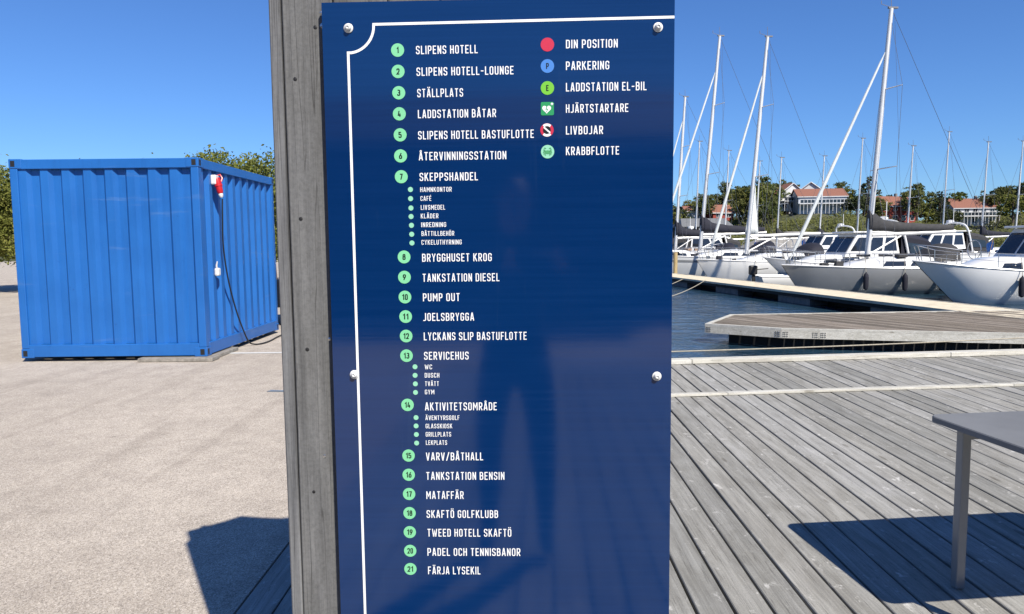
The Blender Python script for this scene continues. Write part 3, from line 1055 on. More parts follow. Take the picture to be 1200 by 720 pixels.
def smooth_path(pts, n=6):
    pts = [Vector(p) for p in pts]
    out = []
    for i in range(len(pts) - 1):
        p0, p1, p2, p3 = pts[max(i - 1, 0)], pts[i], pts[i + 1], pts[min(i + 2, len(pts) - 1)]
        for k in range(n):
            t = k / n
            out.append(0.5 * ((2 * p1) + (p2 - p0) * t + (2 * p0 - 5 * p1 + 4 * p2 - p3) * t * t + (3 * p1 - p0 - 3 * p2 + p3) * t ** 3))
    out.append(pts[-1])
    return out
MB()
c_o = MB().tube(smooth_path(cab), .011, 8).build('power_cable', M['cable'], smooth=True)
tag(c_o, 'black cable hanging from the red plug down to the asphalt', 'cable')
hk = empty('wall_hook', (FX, 9.96, 1.14), 0, 'small white plastic socket with upright hook halfway up the container side', 'hook')
m = MB()
m.box(0, .06, -.05, .045, -.05, .06)
m.build('housing', M['white_plastic'], hk, bevel=.02)
MB().tube([(.03, -.03, .05), (.035, -.045, .10), (.05, -.05, .15)], [.014, .012, .008], 8).build('hook', M['white_plastic'], hk, smooth=True)

# dark parked car beyond the container
car = empty('parked_car', (-2.6, 14.4, 0), math.radians(4), 'dark parked car on the asphalt behind the container, half hidden by the timber wall', 'car')
prof = [(-2.25, .35), (-2.28, .62), (-2.15, .82), (-1.3, .95), (-0.75, 1.42), (0.9, 1.46), (1.75, 1.02), (2.2, .95), (2.28, .6), (2.22, .33)]
m = MB()
rings = []
for yy, k in ((-.86, .93), (-.82, 1), (.82, 1), (.86, .93)):
    rings.append([(x * (0.985 if k < 1 else 1), yy if z < 1.0 else yy * .84, .33 + (z - .33) * k) for x, z in prof])
m.loft(rings)
m.build('body', M['car'], car, smooth=True, bevel=.02)
m = MB()
for s in (-1, 1):
    yy = s * .80
    m.add([(-1.12, s * .868, .98), (.05, s * .868, .98), (.05, s * .728, 1.36), (-.72, s * .728, 1.36)], [(0, 1, 2, 3)])
    m.add([(.12, s * .868, .98), (1.45, s * .868, 1.0), (.9, s * .728, 1.36), (.12, s * .728, 1.36)], [(0, 1, 2, 3)])
m.build('side_window', M['glass'], car)
for X in (-1.4, 1.4):
    for s in (-1, 1):
        mt = Matrix.Translation((X, s * .80, .32)) @ Matrix.Rotation(PI / 2, 4, 'X')
        w = MB().lathe([(.32, -.10), (.32, .10)], 24, mt).build('wheel', M['tyre'], car, bevel=.02)
        MB().lathe([(.20, -.106), (.19, -.09), (.19, .09), (.20, .106)], 20, mt).build('rim', M['steel'], w)
for s in (-1, 1):
    m = MB()
    m.box(-2.26, -2.17, s * .75 - .14, s * .75 + .10, .62, .76)
    m.build('headlight', M['white_plastic'], car, bevel=.02)

# ------------------------------------------------------------------ table added to cast the deck shadow at the right
tab = empty('shadow_table', (1.80, 3.10, 0), math.radians(6), 'dark table with rounded top, added to cast the shadow on the deck at the right', 'table')
m = MB()
pts = []
X0, X1, Y0, Y1, c = 0.0, 1.35, -0.85, 0.0, .05
for cx, cy, a0 in ((X1 - c, Y1 - c, 0), (X0 + c, Y1 - c, 90), (X0 + c, Y0 + c, 180), (X1 - c, Y0 + c, 270)):
    for k in range(6):
        a = math.radians(a0 + k * 18)
        pts.append((cx + c * math.cos(a), cy + c * math.sin(a)))
m.prism(pts, .715, .74, .004)
m.build('tabletop', M['roof_grey'], tab)
for X in (.10, 1.25):
    for Y in (-.75, -.10):
        m = MB()
        m.box(X - .02, X + .02, Y - .02, Y + .02, 0.002, .713)
        m.build('leg', M['gel_dark'], tab, bevel=.004)
m = MB()
m.box(.12, 1.23, -.115, -.085, .655, .711).box(.12, 1.23, -.765, -.735, .655, .711)
m.build('apron', M['gel_dark'], tab)

# ------------------------------------------------------------------ jetties and ropes
def dirpoly(poly, ang):
    return poly
fd = empty('floating_dock', (0, 0, -0.4), 0, 'low floating timber dock with cut-off corner just beyond the kerb', 'dock')
poly = [(4.43, 16.57), (5.80, 15.53), (6.52, 15.30), (14.0, 13.2), (14.0, 19.1), (5.63, 18.64)]
ang = math.radians(-63)
ca, sa = math.cos(ang), math.sin(ang)
rp = [(x * ca + y * sa, -x * sa + y * ca) for x, y in poly]
inner = [inset(rp, i, .10) for i in range(len(rp))]
ylo, yhi = min(p[1] for p in inner), max(p[1] for p in inner)
yy = ylo
while yy < yhi:
    s = clip(clip(inner, 0, 1, yy + .012), 0, -1, -(yy + .138))
    if len(s) >= 3 and max(p[0] for p in s) - min(p[0] for p in s) > .2:
        o = MB().prism(s, -.03, 0.0 + random.uniform(-.006, .006), .006).build('plank', M['dock'], fd)
        o.rotation_euler = (0, 0, ang)
    yy += .145
n = len(poly)
for i in range(n):
    if i in (2,):
        pass
    a, b = Vector(poly[i]), Vector(poly[(i + 1) % n])
    a2, b2 = Vector(inset(poly, i, .095)), Vector(inset(poly, (i + 1) % n, .095))
    m = MB()
    m.prism([tuple(a), tuple(b), tuple(b2), tuple(a2)], -.035, .012)
    m.build('rim_board', M['kerb'], fd)
    e = (b - a).normalized() * .004
    nrm = Vector((-e.y, e.x)) * 4
    m = MB()
    m.prism([tuple(a + e), tuple(b - e), tuple(b - e + nrm * 2.5), tuple(a + e + nrm * 2.5)], -.20, -.037)
    m.build('fascia_board', M['kerb'], fd)
    for p, q_ in ((a, 1), (b, -1)):
        pp = p + e * 45 * q_
        for dz in (-.075, -.115, -.16):
            for dx in (0, 9, 20):
                c_ = p + e * (10 + dx) * q_
                MB().box(c_.x - .009, c_.x + .009, c_.y - .009, c_.y + .009, dz - .009, dz + .009).build('bolt', M['black'], fd)
m = MB()
fl = [inset(poly, i, .45) for i in range(n)]
m.prism(fl, -.75, -.21)
m.build('float', M['black'], fd)

pont = empty('jetty', (0, 0, -0.4), 0, 'long sand-coloured jetty running back along the moored sailing boats', 'jetty')
pa, pb_, pc, pd = Vector((10.73 + .32, 25.26 - 2.0)), Vector((8.57 - 2.4, 39.09 + 15.0)), Vector((9.64 - 1.57, 43.99 + 10.0)), Vector((11.93 + .37, 28.09 - 4.4))
d = (pb_ - pa).normalized()
nn = Vector((d.y, -d.x))                                  # towards +x
Lp = (pb_ - pa).length
MT = Matrix.Translation((pa.x, pa.y, 0)) @ Matrix.Rotation(math.atan2(d.y, d.x), 4, 'Z')
m = MB()
k = 0
yy = -16.0
while yy < Lp:
    m.box(yy, yy + .138, -1.72, -.03, -.045, random.uniform(-.003, .003), MT)
    yy += .145
m.build('decking', M['tan'], pont, kind='stuff')
for a, b in ((-.028, .04), (-1.79, -1.722)):
    m = MB()
    m.box(-16, Lp, a, b, -.075, .012, MT)
    m.build('side_beam', M['tan' if a > -.5 else 'kerb'], pont)
yy = -14.0
while yy < Lp - 3:
    m = MB()
    m.box(yy, yy + 2.2, -1.6, -.12, -.80, -.05, MT)
    m.build('float', M['concrete'], pont)
    yy += 5.6
m = MB()
m.box(-16, Lp, -.10, -.035, -.20, -.05, MT).box(-16, Lp, -.95, -.85, -.50, -.05, MT)  # fascia, then a dark inner strip added as shade in the float gaps
m.build('fascia', M['fascia'], pont)
# pale timber pile at the jetty
m = MB()
m.tube([(9.75, 43.2, -1.6), (9.75, 43.2, 0.85)], .12, 14)
o = m.build('mooring_pile', M['pile'], smooth=True)
tag(o, 'yellowish timber mooring pile beside the jetty at the sign edge', 'pile')
def rope(pts, r, label, mat='rope'):
    o = MB().tube(pts, r, 6).build('mooring_rope', M[mat], smooth=True)
    return tag(o, label, 'rope')
rope(sag((-0.5, 9.05, .085), (7.6, 10.1, .12), .035, 24), .009, 'long taut mooring rope running above the pale kerb beam')
rope(sag((4.0, 23.0, -.45), (9.35, 35.0, -.38), .18, 16), .016, 'slack pale rope dipping to the jetty from the left')
rope(sag((5.0, 30.0, -.7), (8.9, 37.5, -.42), .1, 12), .016, 'short pale rope crossing the water near the sign edge')

# ------------------------------------------------------------------ boats
def hull_mesh(Lh, B, fb, sheer=0.18, rake=0.9, full=0.75, stern=0.78):
    """bow at x=0, stern at x=Lh, water line z=0"""
    rings = []
    n = 18
    for i in range(n + 1):
        t = i / n
        b = B / 2 * (math.sin(min(1, t / 0.62) * PI / 2) ** full) * (1 if t < .62 else 1 - (1 - stern) * ((t - .62) / .38) ** 1.6)
        b = max(b, 0.03)
        zs = fb + sheer * (1 - t / .7) ** 2 * (1 if t < .7 else .3)
        xd = Lh * t
        ring = []
        for k, (wz, wb) in enumerate(((1, 1), (.93, 1.01), (.6, .97), (.25, .86), (0, .72), (-.25, .40), (-.35, .0))):
            z = zs * wz if wz > 0 else wz * 1.2
            x = xd + rake * (1 - max(wz, -.2)) * (1 - t) ** 3 + (-0.25 * (1 - max(wz, 0)) if t > .97 else 0)
            ring.append((x, b * wb, z))
        full_ring = ring + [(x, -y, z) for x, y, z in reversed(ring[:-1])]
        rings.append(full_ring)
    return rings

def hull_parts(root, Lh, B, fb, mat, stripe=None, **kw):
    rings = hull_mesh(Lh, B, fb, **kw)
    m = MB()
    m.loft(rings, closed=False, cap=False)
    m.f.append(tuple(range(len(m.v) - len(rings[0]), len(m.v))))
    h = m.build('hull', mat, root, smooth=True)
    m = MB()
    dk = []
    for r in rings:
        a, b = r[0], r[-1]
        dk.append([(a[0], a[1] * .985, a[2] - .03), (a[0], 0, a[2] + .05 * min(1, abs(a[1]))), (b[0], b[1] * .985, b[2] - .03)])
    m.loft(dk, closed=False, cap=False)
    m.build('deck', M['deck_nonskid'], root)
    for s in (0, -1):
        m = MB()
        m.tube([(r[s][0], r[s][1], r[s][2] + .01) for r in rings], .035, 6)
        m.build('toe_rail', M['alu'], root, smooth=True)
    if stripe:
        for sg in (1, -1):
            m = MB()
            st = []
            for r in rings[1:]:
                p0, p1 = r[1], r[2]
                p0 = Vector((p0[0], p0[1] * sg, p0[2]))
                p1 = Vector((p1[0], p1[1] * sg, p1[2]))
                a, b = p0.lerp(p1, .25), p0.lerp(p1, .55)
                o_ = Vector((0, .012 * sg, 0))
                st.append([a + o_, b + o_])
            m.loft(st, closed=False, cap=False)
            m.build('stripe', stripe, root)
    return rings

def fenders(root, rings, xs, mat='navy'):
    for i, x in enumerate(xs):
        b, z = half_beam(rings, x)
        s = -1 if i % 4 != 3 else 1
        y = s * (b + .10)
        m = MB()
        m.lathe([(.02, -.38), (.09, -.33), (.105, -.2), (.105, .15), (.09, .27), (.03, .34), (.02, .38)], 10, Matrix.Translation((x, y, z - .55)))
        f = m.build('fender', M[mat], root, smooth=True)
        MB().tube([(x, y, z - .2), (x, s * b, z + .45)], .012, 4).build('fender_line', M['rope'], f)

def clutter(root, rings, Lh, fb, seed):
    rnd = random.Random(seed)
    for i in range(3):
        x = Lh * (.34 + .1 * i)
        m = MB()
        m.box(x, x + .42, -.22, .22, fb + .50, fb + .60)
        m.build('deck_hatch', M['glass'], root, bevel=.02)
    for s in (1, -1):
        MB().lathe([(.09, 0), (.06, .08), (.075, .16), (.02, .17)], 10, Matrix.Translation((Lh * .70, s * .95, fb + .28))).build('winch', M['steel'], root, smooth=True)
    m = MB()
    for i in range(7):
        x = Lh * rnd.uniform(.12, .9)
        b, z = half_beam(rings, x)
        y = rnd.uniform(-.7, .7) * b
        zz = z + (.45 if Lh * .28 < x < Lh * .62 and abs(y) < b * .6 else .02)
        m.box(x, x + rnd.uniform(.15, .5), y, y + rnd.uniform(.1, .35), zz, zz + rnd.uniform(.08, .28))
    m.build('deck_gear', M[rnd.choice(['dgrey', 'navy', 'teak'])], root, bevel=.02, kind='stuff')
    x = Lh * .97
    b, z = half_beam(rings, x)
    m = MB()
    m.tube([(x, b * .5, z), (x + .25, b * .5, z + 1.25)], .015, 5)
    st = m.build('flag_staff', M['teak'], root)
    m = MB()
    rows = [[(x + .25 + .04 * math.sin(k + i), b * .5 + .09 * k, z + 1.2 - .16 * i - .05 * k) for k in range(5)] for i in range(4)]
    m.loft(rows, closed=False, cap=False)
    m.build('flag', M['p_blue'], st)

def half_beam(rings, x):
    for r0, r1 in zip(rings[:-1], rings[1:]):
        if r0[0][0] <= x <= r1[0][0]:
            t = (x - r0[0][0]) / (r1[0][0] - r0[0][0])
            return r0[0][1] + (r1[0][1] - r0[0][1]) * t, r0[0][2] + (r1[0][2] - r0[0][2]) * t
    return rings[-1][0][1], rings[-1][0][2]

def rails(root, rings, x0, x1, h=.58, step=1.3):
    for s in (1, -1):
        m = MB()
        top, mid = [], []
        x = x0
        while x <= x1 + .01:
            b, z = half_beam(rings, x)
            p = Vector((x, s * (b - .05), z))
            m.tube([p, p + Vector((0, 0, h))], .014, 5)
            top.append(p + Vector((0, 0, h)))
            mid.append(p + Vector((0, 0, h * .5)))
            x += step
        m.tube(top, .009, 4)
        m.tube(mid, .009, 4)
        m.build('guard_rail', M['steel'], root)
    m = MB()
    b, z = half_beam(rings, x0)
    b0, z0 = half_beam(rings, .15)
    m.tube(smooth_path([(x0, b - .05, z + h), (.35, .28, z0 + h + .02), (.0, 0, z0 + h + .04), (.35, -.28, z0 + h + .02), (x0, -b + .05, z + h)]), .02, 6)
    m.tube([(.35, .28, z0 + h), (.5, .25, z0)], .018, 5).tube([(.35, -.28, z0 + h), (.5, -.25, z0)], .018, 5).tube([(0.02, 0, z0 + h), (.25, 0, z0)], .018, 5)
    m.build('pulpit', M['steel'], root, smooth=True)

def cabin(root, x0, x1, w0, w1, z, h, mat, name='coachroof', slope=.6, win=True):
    m = MB()
    rings = []
    n = 10
    for i in range(n + 1):
        t = i / n
        x = x0 + (x1 - x0) * t
        hh = h * (min(1, t / .45) ** slope if t < .45 else 1 - .1 * (t - .45))
        w = w0 + (w1 - w0) * min(1, t * 1.6)
        rings.append([(x, w, z), (x, w * .9, z + hh * .75), (x, w * .7, z + hh), (x, 0, z + hh * 1.08), (x, -w * .7, z + hh), (x, -w * .9, z + hh * .75), (x, -w, z)])
    m.loft(rings)
    m.build(name, mat, root, smooth=True)
    if win:
        for s in (1, -1):
            for a, b in ((.38, .60), (.64, .90)):
                m = MB()
                pts = []
                for t, k in ((a, .25), (b, .25), (b, .68), (a + .04, .68)):
                    x = x0 + (x1 - x0) * t
                    hh = h * (min(1, t / .45) ** slope if t < .45 else 1 - .1 * (t - .45))
                    w = w0 + (w1 - w0) * min(1, t * 1.6)
                    ww = w + (w * .9 - w) * (k / .75)
                    pts.append((x, s * (ww + .006), z + hh * k))
                m.add(pts, [(0, 1, 2, 3)])
                m.build('window', M['glass'], root)

def sprayhood(root, x, w, z, mat, h=.75, l=1.1):
    m = MB()
    rings = []
    for i in range(9):
        t = i / 8
        hh = h * math.sin(min(1, .12 + t * 1.1) * PI / 2)
        rings.append([(x + l * t, w * math.cos(a), z + hh * math.sin(a) ** .7 if 0 < a < PI else z) for a in [PI * k / 8 for k in range(9)]])
    m.loft(rings, closed=False, cap=False)
    m.build('sprayhood', mat, root, smooth=True)

def sailboat(name_label, bow, ang, Lh, B, fb, mast_x, mast_h, lean, fore_t=.88, cover='navy', hull='gel', stripe=None, jib=True, sail=False,
             boom_len=None, boom_mat='alu', spread=2, detail=True, group='sailing boats moored along the jetty', cover_r=.2, boom_z=1.0, jib_x=.25, mr=1.0):
    root = empty('sailing_boat', (bow[0], bow[1], WZ), ang, name_label, 'sailing boat', group)
    rings = hull_parts(root, Lh, B, fb, M[hull], stripe)
    cabin(root, Lh * .24, Lh * .66, B * .16, B * .32, fb - .02, .50, M['gel'])
    if detail:
        fenders(root, rings, [Lh * .3, Lh * .45, Lh * .6, Lh * .72], random.choice(['navy', 'gel', 'gel_grey']))
        clutter(root, rings, Lh, fb, int(Lh * 100 + bow[1]))
        rails(root, rings, 1.2, Lh * .93)
        sprayhood(root, Lh * .62, B * .32, fb + .30, M[cover] if cover else M['navy'])
        m = MB()
        m.box(Lh * .66, Lh * .97, B * .22, B * .34, fb, fb + .28).box(Lh * .66, Lh * .97, -B * .34, -B * .22, fb, fb + .28)
        m.build('cockpit_coaming', M['gel'], root, bevel=.04)
        mt = Matrix.Translation((Lh * .86, 0, fb + .75)) @ Matrix.Rotation(PI / 2, 4, 'Y')
        m = MB()
        m.tube([(Lh * .86, .42 * math.cos(t * PI / 10), fb + .75 + .42 * math.sin(t * PI / 10)) for t in range(21)], .02, 6)
        m.build('steering_wheel', M['steel'], root)
        m = MB()
        for s in (1, -1):
            b, z = half_beam(rings, Lh * .95)
            m.tube(smooth_path([(Lh * .90, s * (b - .05), z + .6), (Lh * .985, s * (b - .1), z + .62), (Lh * .99, s * .3, z + .62)]), .018, 6)
            m.tube([(Lh * .985, s * (b - .1), z), (Lh * .985, s * (b - .1), z + .62)], .018, 5)
        m.build('pushpit', M['steel'], root)
    # rig: lean = metres the mast head sits aft of the mast foot
    zb = fb + .45
    foot = Vector((mast_x, 0, zb))
    head = Vector((mast_x + lean, 0, zb + mast_h))
    m = MB()
    m.tube([foot, foot.lerp(head, .5), foot.lerp(head, .8), head], [.115 * mr, .11 * mr, .10 * mr, .085 * mr], 10)
    mast = m.build('mast', M['alu'], root, smooth=True)
    m = MB()
    m.tube([head, head + Vector((-.02, 0, .55))], .012, 5)
    m.tube([head + Vector((0, 0, .05)), head + Vector((-.45, 0, .18))], .012, 5).tube([head + Vector((-.45, 0, .18)), head + Vector((-.45, 0, .32))], .015, 5)
    m.box(head.x - .14, head.x + .28, -.05, .05, head.z, head.z + .07)
    m.build('masthead_gear', M['wire'], mast)
    sp = []
    for k in range(spread):
        f = [(.5,), (.36, .68)][spread - 1][k]
        c_ = foot.lerp(head, f)
        w = B * (.30 - .06 * k)
        sp.append((f, w))
        m = MB()
        for s in (1, -1):
            m.tube([c_, c_ + Vector((.35, s * w, .05))], [.03, .02], 6)
        m.build('spreader', M['alu'], mast)
    att = foot.lerp(head, fore_t)
    b, z = half_beam(rings, jib_x)
    tack = Vector((jib_x, 0, z + .10))
    if jib:
        m = MB()
        m.tube([tack + (att - tack) * t for t in (0, .05, .08, .4, .7, .93, .96, 1)], [.02, .03, .085, .075, .06, .045, .02, .02], 8)
        m.build('furled_foresail', M['sail'], root, smooth=True)
        m = MB()
        m.tube([tack + Vector((0, 0, -.02)), tack + Vector((0, 0, .12))], .11, 10)
        m.build('furling_drum', M['steel'], root)
    m = MB()
    m.tube([tack, att], .010, 4)
    bw, zc = half_beam(rings, Lh * .97)
    m.tube([head, (Lh * .985, 0, zc + .1)], .010, 4)
    for s in (1, -1):
        bm_, zm = half_beam(rings, mast_x + .3)
        prev = Vector((mast_x + .35, s * (bm_ - .08), zm))
        for f, w in sp:
            tip = foot.lerp(head, f) + Vector((.35, s * w, .05))
            m.tube([prev, tip], .009, 4)
            prev = tip
        m.tube([prev, foot.lerp(head, .97)], .009, 4)
        m.tube([Vector((mast_x + .35, s * (bm_ - .08), zm)), foot.lerp(head, sp[0][0] - .02)], .009, 4)
    m.tube([foot.lerp(head, .985) + Vector((.2, .06, 0)), Vector((mast_x + 1.6, .1, zb + boom_z + .1))], .006, 4)
    m.build('rigging', M['wire'], root)
    bl_ = boom_len or Lh * .36
    g0 = foot + Vector((.12 + lean * boom_z / mast_h, 0, boom_z))
    g1 = g0 + Vector((bl_, 0, .12))
    m = MB()
    m.tube([g0, g1], .085 if boom_mat == 'alu' else .1, 8)
    m.build('boom', M[boom_mat], root, smooth=True)
    m = MB()
    m.tube([g0 + Vector((bl_ * .35, 0, -.05)), foot + Vector((.1, 0, .15))], .04, 6)
    m.build('kicker', M['alu'], root)
    if cover:
        r = cover_r
        m = MB()
        rg = []
        for i in range(13):
            t = i / 12
            c_ = g0.lerp(g1, t * .97) + Vector((-.18 * (1 - t), 0, .14 + .25 * r / .2 * (1 - t) ** 2))
            rr = r * (1.25 - .6 * t) * (1 + .06 * math.sin(i * 2.1))
            rg.append([(c_.x, .75 * rr * math.cos(a), c_.z + (1.35 + 1.5 * max(0, 1 - t * 5) if math.sin(a) > 0 else .8) * rr * math.sin(a)) for a in [2 * PI * k / 10 for k in range(10)]])
        m.loft(rg)
        m.build('sail_cover', M[cover], root, smooth=True)
    if sail:
        m = MB()
        a = foot.lerp(head, .32) + Vector((.1, 0, 0))
        b_ = foot + Vector((-.12, 0, boom_z + .1))
        rows = []
        for i in range(9):
            t = i / 8
            l = a.lerp(b_ + Vector((0, 0, 0)), t)
            wdt = .04 + .80 * t
            rows.append([l + Vector((wdt * k / 4, .05 * math.sin(k * 1.4 + i * .5) * t + .05, .05 * math.sin(k) * t)) for k in range(5)])
        m.loft(rows, closed=False, cap=False)
        o = m.build('lowered_sail', M['sail'], root, smooth=True)
        so = o.modifiers.new('solid', 'SOLIDIFY')
        so.thickness = .02
    return root

def motorboat(label, bow, ang, Lh, B, fb, hull='gel', canopy='navy', fly=False, group='motor boats moored in the marina', detail=True):
    root = empty('motor_boat', (bow[0], bow[1], WZ), ang, label, 'motor boat', group)
    rings = hull_parts(root, Lh, B, fb, M[hull], sheer=.45, rake=1.6, full=.6, stern=.92)
    cabin(root, Lh * .18, Lh * .52, B * .16, B * .36, fb, .55, M['gel'], 'foredeck_cabin')
    # wheelhouse with raked windscreen
    m = MB()
    x0, x1, z0 = Lh * .42, Lh * .74, fb + .45
    h = 1.15
    rg = []
    for x, z, w in ((x0, z0, .36), (x0 + .75, z0 + h, .31), (x1, z0 + h + .03, .31), (x1 + .15, z0, .36)):
        rg.append((x, z, w))
    vs = []
    for s in (1, -1):
        vs += [(x, s * B * w, z) for x, z, w in rg]
    m.add(vs, [(0, 1, 2, 3), (7, 6, 5, 4), (0, 4, 5, 1), (1, 5, 6, 2), (2, 6, 7, 3)])
    wh = m.build('wheelhouse', M['gel'], root, bevel=.05)
    m = MB()
    def pt(u, v, s):
        xa = x0 + .75 * v + u * ((x1 + .15 - .15 * v) - (x0 + .75 * v))
        return (xa, s * (B * (.36 - .05 * v) + .012), z0 + h * v)
    for s in (1, -1):
        for u0, u1 in ((.05, .34), (.38, .66), (.70, .95)):
            m = MB()
            m.add([pt(u0, .25, s), pt(u1, .25, s), pt(u1, .82, s), pt(u0 + .03, .82, s)], [(0, 1, 2, 3)])
            m.build('window', M['glass'], wh)
    for s0, s1 in ((-.9, -.05), (.05, .9)):
        m = MB()
        q_ = []
        for v in (.2, .85):
            for s in (s0, s1):
                q_.append((x0 + .75 * v - .014, s * B * (.36 - .05 * v), z0 + h * v + .01))
        m.add(q_, [(0, 1, 3, 2)])
        m.build('windscreen', M['glass'], wh)
    m = MB()
    m.box(x0 + .45, x1 + .55, -B * .35, B * .35, z0 + h + .02, z0 + h + .10)
    m.build('hardtop', M['gel'], root, bevel=.03)
    if canopy:
        m = MB()
        rg = []
        for i in range(7):
            t = i / 6
            x = x1 + .18 + t * (Lh * .94 - x1 - .18)
            hh = h * (1 - .28 * t ** 2)
            w = B * .36
            rg.append([(x, w, z0 - .3), (x, w * .97, z0 + hh * .8), (x, w * .7, z0 + hh), (x, -w * .7, z0 + hh), (x, -w * .97, z0 + hh * .8), (x, -w, z0 - .3)])
        m.loft(rg, closed=False, cap=False)
        m.f.append(tuple(range(len(m.v) - 6, len(m.v))))
        cn = m.build('cockpit_canopy', M[canopy], root, smooth=False)
        for s in (1, -1):
            m = MB()
            xa, xb = x1 + .4, Lh * .92
            m.add([(xa, s * B * .366, z0 + .1), (xb, s * B * .366, z0 + .1), (xb - .1, s * B * .358, z0 + .55), (xa, s * B * .358, z0 + .7)], [(0, 1, 2, 3)])
            m.build('canopy_window', M['glass'], cn)
    m = MB()
    xa = x1 + .1
    m.tube(smooth_path([(xa + .5, B * .38, fb + .2), (xa + .1, B * .36, z0 + h + .2), (xa - .1, B * .2, z0 + h + .6), (xa - .1, -B * .2, z0 + h + .6), (xa + .1, -B * .36, z0 + h + .2), (xa + .5, -B * .38, fb + .2)]), .06, 8)
    m.build('radar_arch', M['gel'], root, smooth=True)
    m = MB()
    m.tube([(xa - .1, 0, z0 + h + .6), (xa - .1, 0, z0 + h + 1.6)], .02, 6)
    m.lathe([(.22, 0), (.26, .05), (.24, .2), (.05, .24)], 12, Matrix.Translation((xa - .1, .3, z0 + h + .62)))
    m.build('antenna', M['white_plastic'], root)
    if detail:
        fenders(root, rings, [Lh * .35, Lh * .5, Lh * .65], 'navy')
        rails(root, rings, 1.3, Lh * .5, .55, 1.1)
    return root

BA = math.radians(8)                                      # boats lie roughly across the jetty, bows on it
def along(depth, px):                                     # world x of a picture column at a given distance
    return (px - 600) / F * depth
sb = sailboat
# (bow x, depth)
sb('white sailing boat with navy sail cover at the sign edge, beyond its neighbour', (9.9, 55.0), BA, 9.5, 3.1, 1.15, 2.6, 11.5, .65, cover='navy', cover_r=.26)
sb('white sailing boat with the tallest mast, navy sail cover and furled foresail', (8.7, 45.5), BA, 10.8, 3.4, 1.30, 3.25, 13.2, 1.10, cover='navy', hull='gel_grey', stripe=M['gel_dark'], boom_len=4.2, cover_r=.24, fore_t=.86)
sb('white sailing boat with a white sail half lowered down its mast', (10.3, 40.5), BA, 9.6, 3.2, 1.15, 2.95, 11.9, 1.0, cover=None, sail=True, boom_len=4.2, fore_t=.86, jib_x=.7)
sb('dark grey hulled sailing boat with its bow nearest the jetty front', (11.75, 31.6), math.radians(4), 10.2, 3.3, 1.10, 3.85, 10.6, .72, cover='dgrey', hull='gel_dark', boom_len=3.8, fore_t=.85, jib_x=.3)
motorboat('white motor cruiser with navy canopy between the two nearer sailing boats', (12.6, 36.3), math.radians(5), 8.6, 2.9, 1.05)
motorboat('white motor cruiser with dark grey canopy moored nearest at the right', (14.6, 26.4), math.radians(3), 8.8, 3.0, 1.10, canopy='dgrey')
motorboat('white motor cruiser with navy canopy behind the half lowered sail', (15.2, 52), math.radians(170), 8.4, 2.9, 1.15)
motorboat('white motor cruiser with dark canopy far beyond the tallest mast', (21.5, 60), math.radians(175), 9.0, 3.0, 1.15, canopy='dgrey')
motorboat('white motor cruiser with navy canopy between the far row and the white houses', (19.8, 57), math.radians(12), 9.4, 3.1, 1.2)
motorboat('small white motor cruiser with dark canopy left of the tallest mast', (12.0, 62), math.radians(-6), 7.6, 2.7, 1.0, canopy='dgrey')
motorboat('white motor cruiser with dark canopy below the white houses', (24.0, 50), math.radians(8), 9.4, 3.1, 1.2, canopy='dgrey')
# far row of sailing boats: only masts and hulls show
far = [(815, 66, 9.8, 'navy'), (848, 70, 9.4, None), (884, 72, 8.6, 'navy'), (911, 66, 8.3, 'dgrey'), (958, 70, 8.8, 'navy'), (1004, 68, 10.2, None), (1062, 66, 9.2, 'navy'), (1104, 70, 11.0, 'dgrey'), (1150, 66, 9.5, 'navy'), (1186, 70, 10.0, None)]
where = ['in the far row, leftmost beside the sign edge', 'in the far row, in front of the small orange-roofed house', 'in the far row, behind the half lowered sail', 'in the far row, between the lowered sail and the white houses',
         'in the far row, below the white houses', 'in the far row, just right of the white houses', 'in the far row, seventh from the sign edge', 'in the far row with the tallest mast there',
         'in the far row, second from the right end', 'in the far row, rightmost of all']
for (px, Y, mh, cv), w in zip(far, where):
    x = along(Y, px)
    o = sb('small white sailing boat ' + w, (x - 2.6, Y), math.radians(random.uniform(-6, 6)), 8.4, 2.8, 1.0, 2.6, mh, .3, cover=cv, detail=False, group='sailing boats in the far row', spread=1, jib=False, mr=.62)
# small open boat with black outboard between the hulls
tn = empty('motor_dinghy', (12.3, 34.6, WZ), math.radians(176), 'small open white boat with black outboard motor between two larger hulls', 'dinghy')
tn.location = (15.5, 34.9, WZ)
hull_parts(tn, 3.6, 1.6, .62, M['gel'], sheer=.2, rake=.6, full=.6, stern=.95)
ob = MB()
ob.box(3.62, 4.0, -.16, .16, .70, 1.15)
eng = ob.build('outboard_motor', M['black'], tn, bevel=.06)
MB().box(3.70, 3.86, -.05, .05, -.3, .70).build('outboard_leg', M['black'], eng, bevel=.02)
MB().tube([(3.62, 0, .95), (3.1, .05, 1.0)], .025, 6).build('tiller', M['black'], eng)
MB().box(1.2, 1.45, -.7, .7, .42, .47).box(2.5, 2.75, -.72, .72, .42, .47).build('thwart', M['teak'], tn)

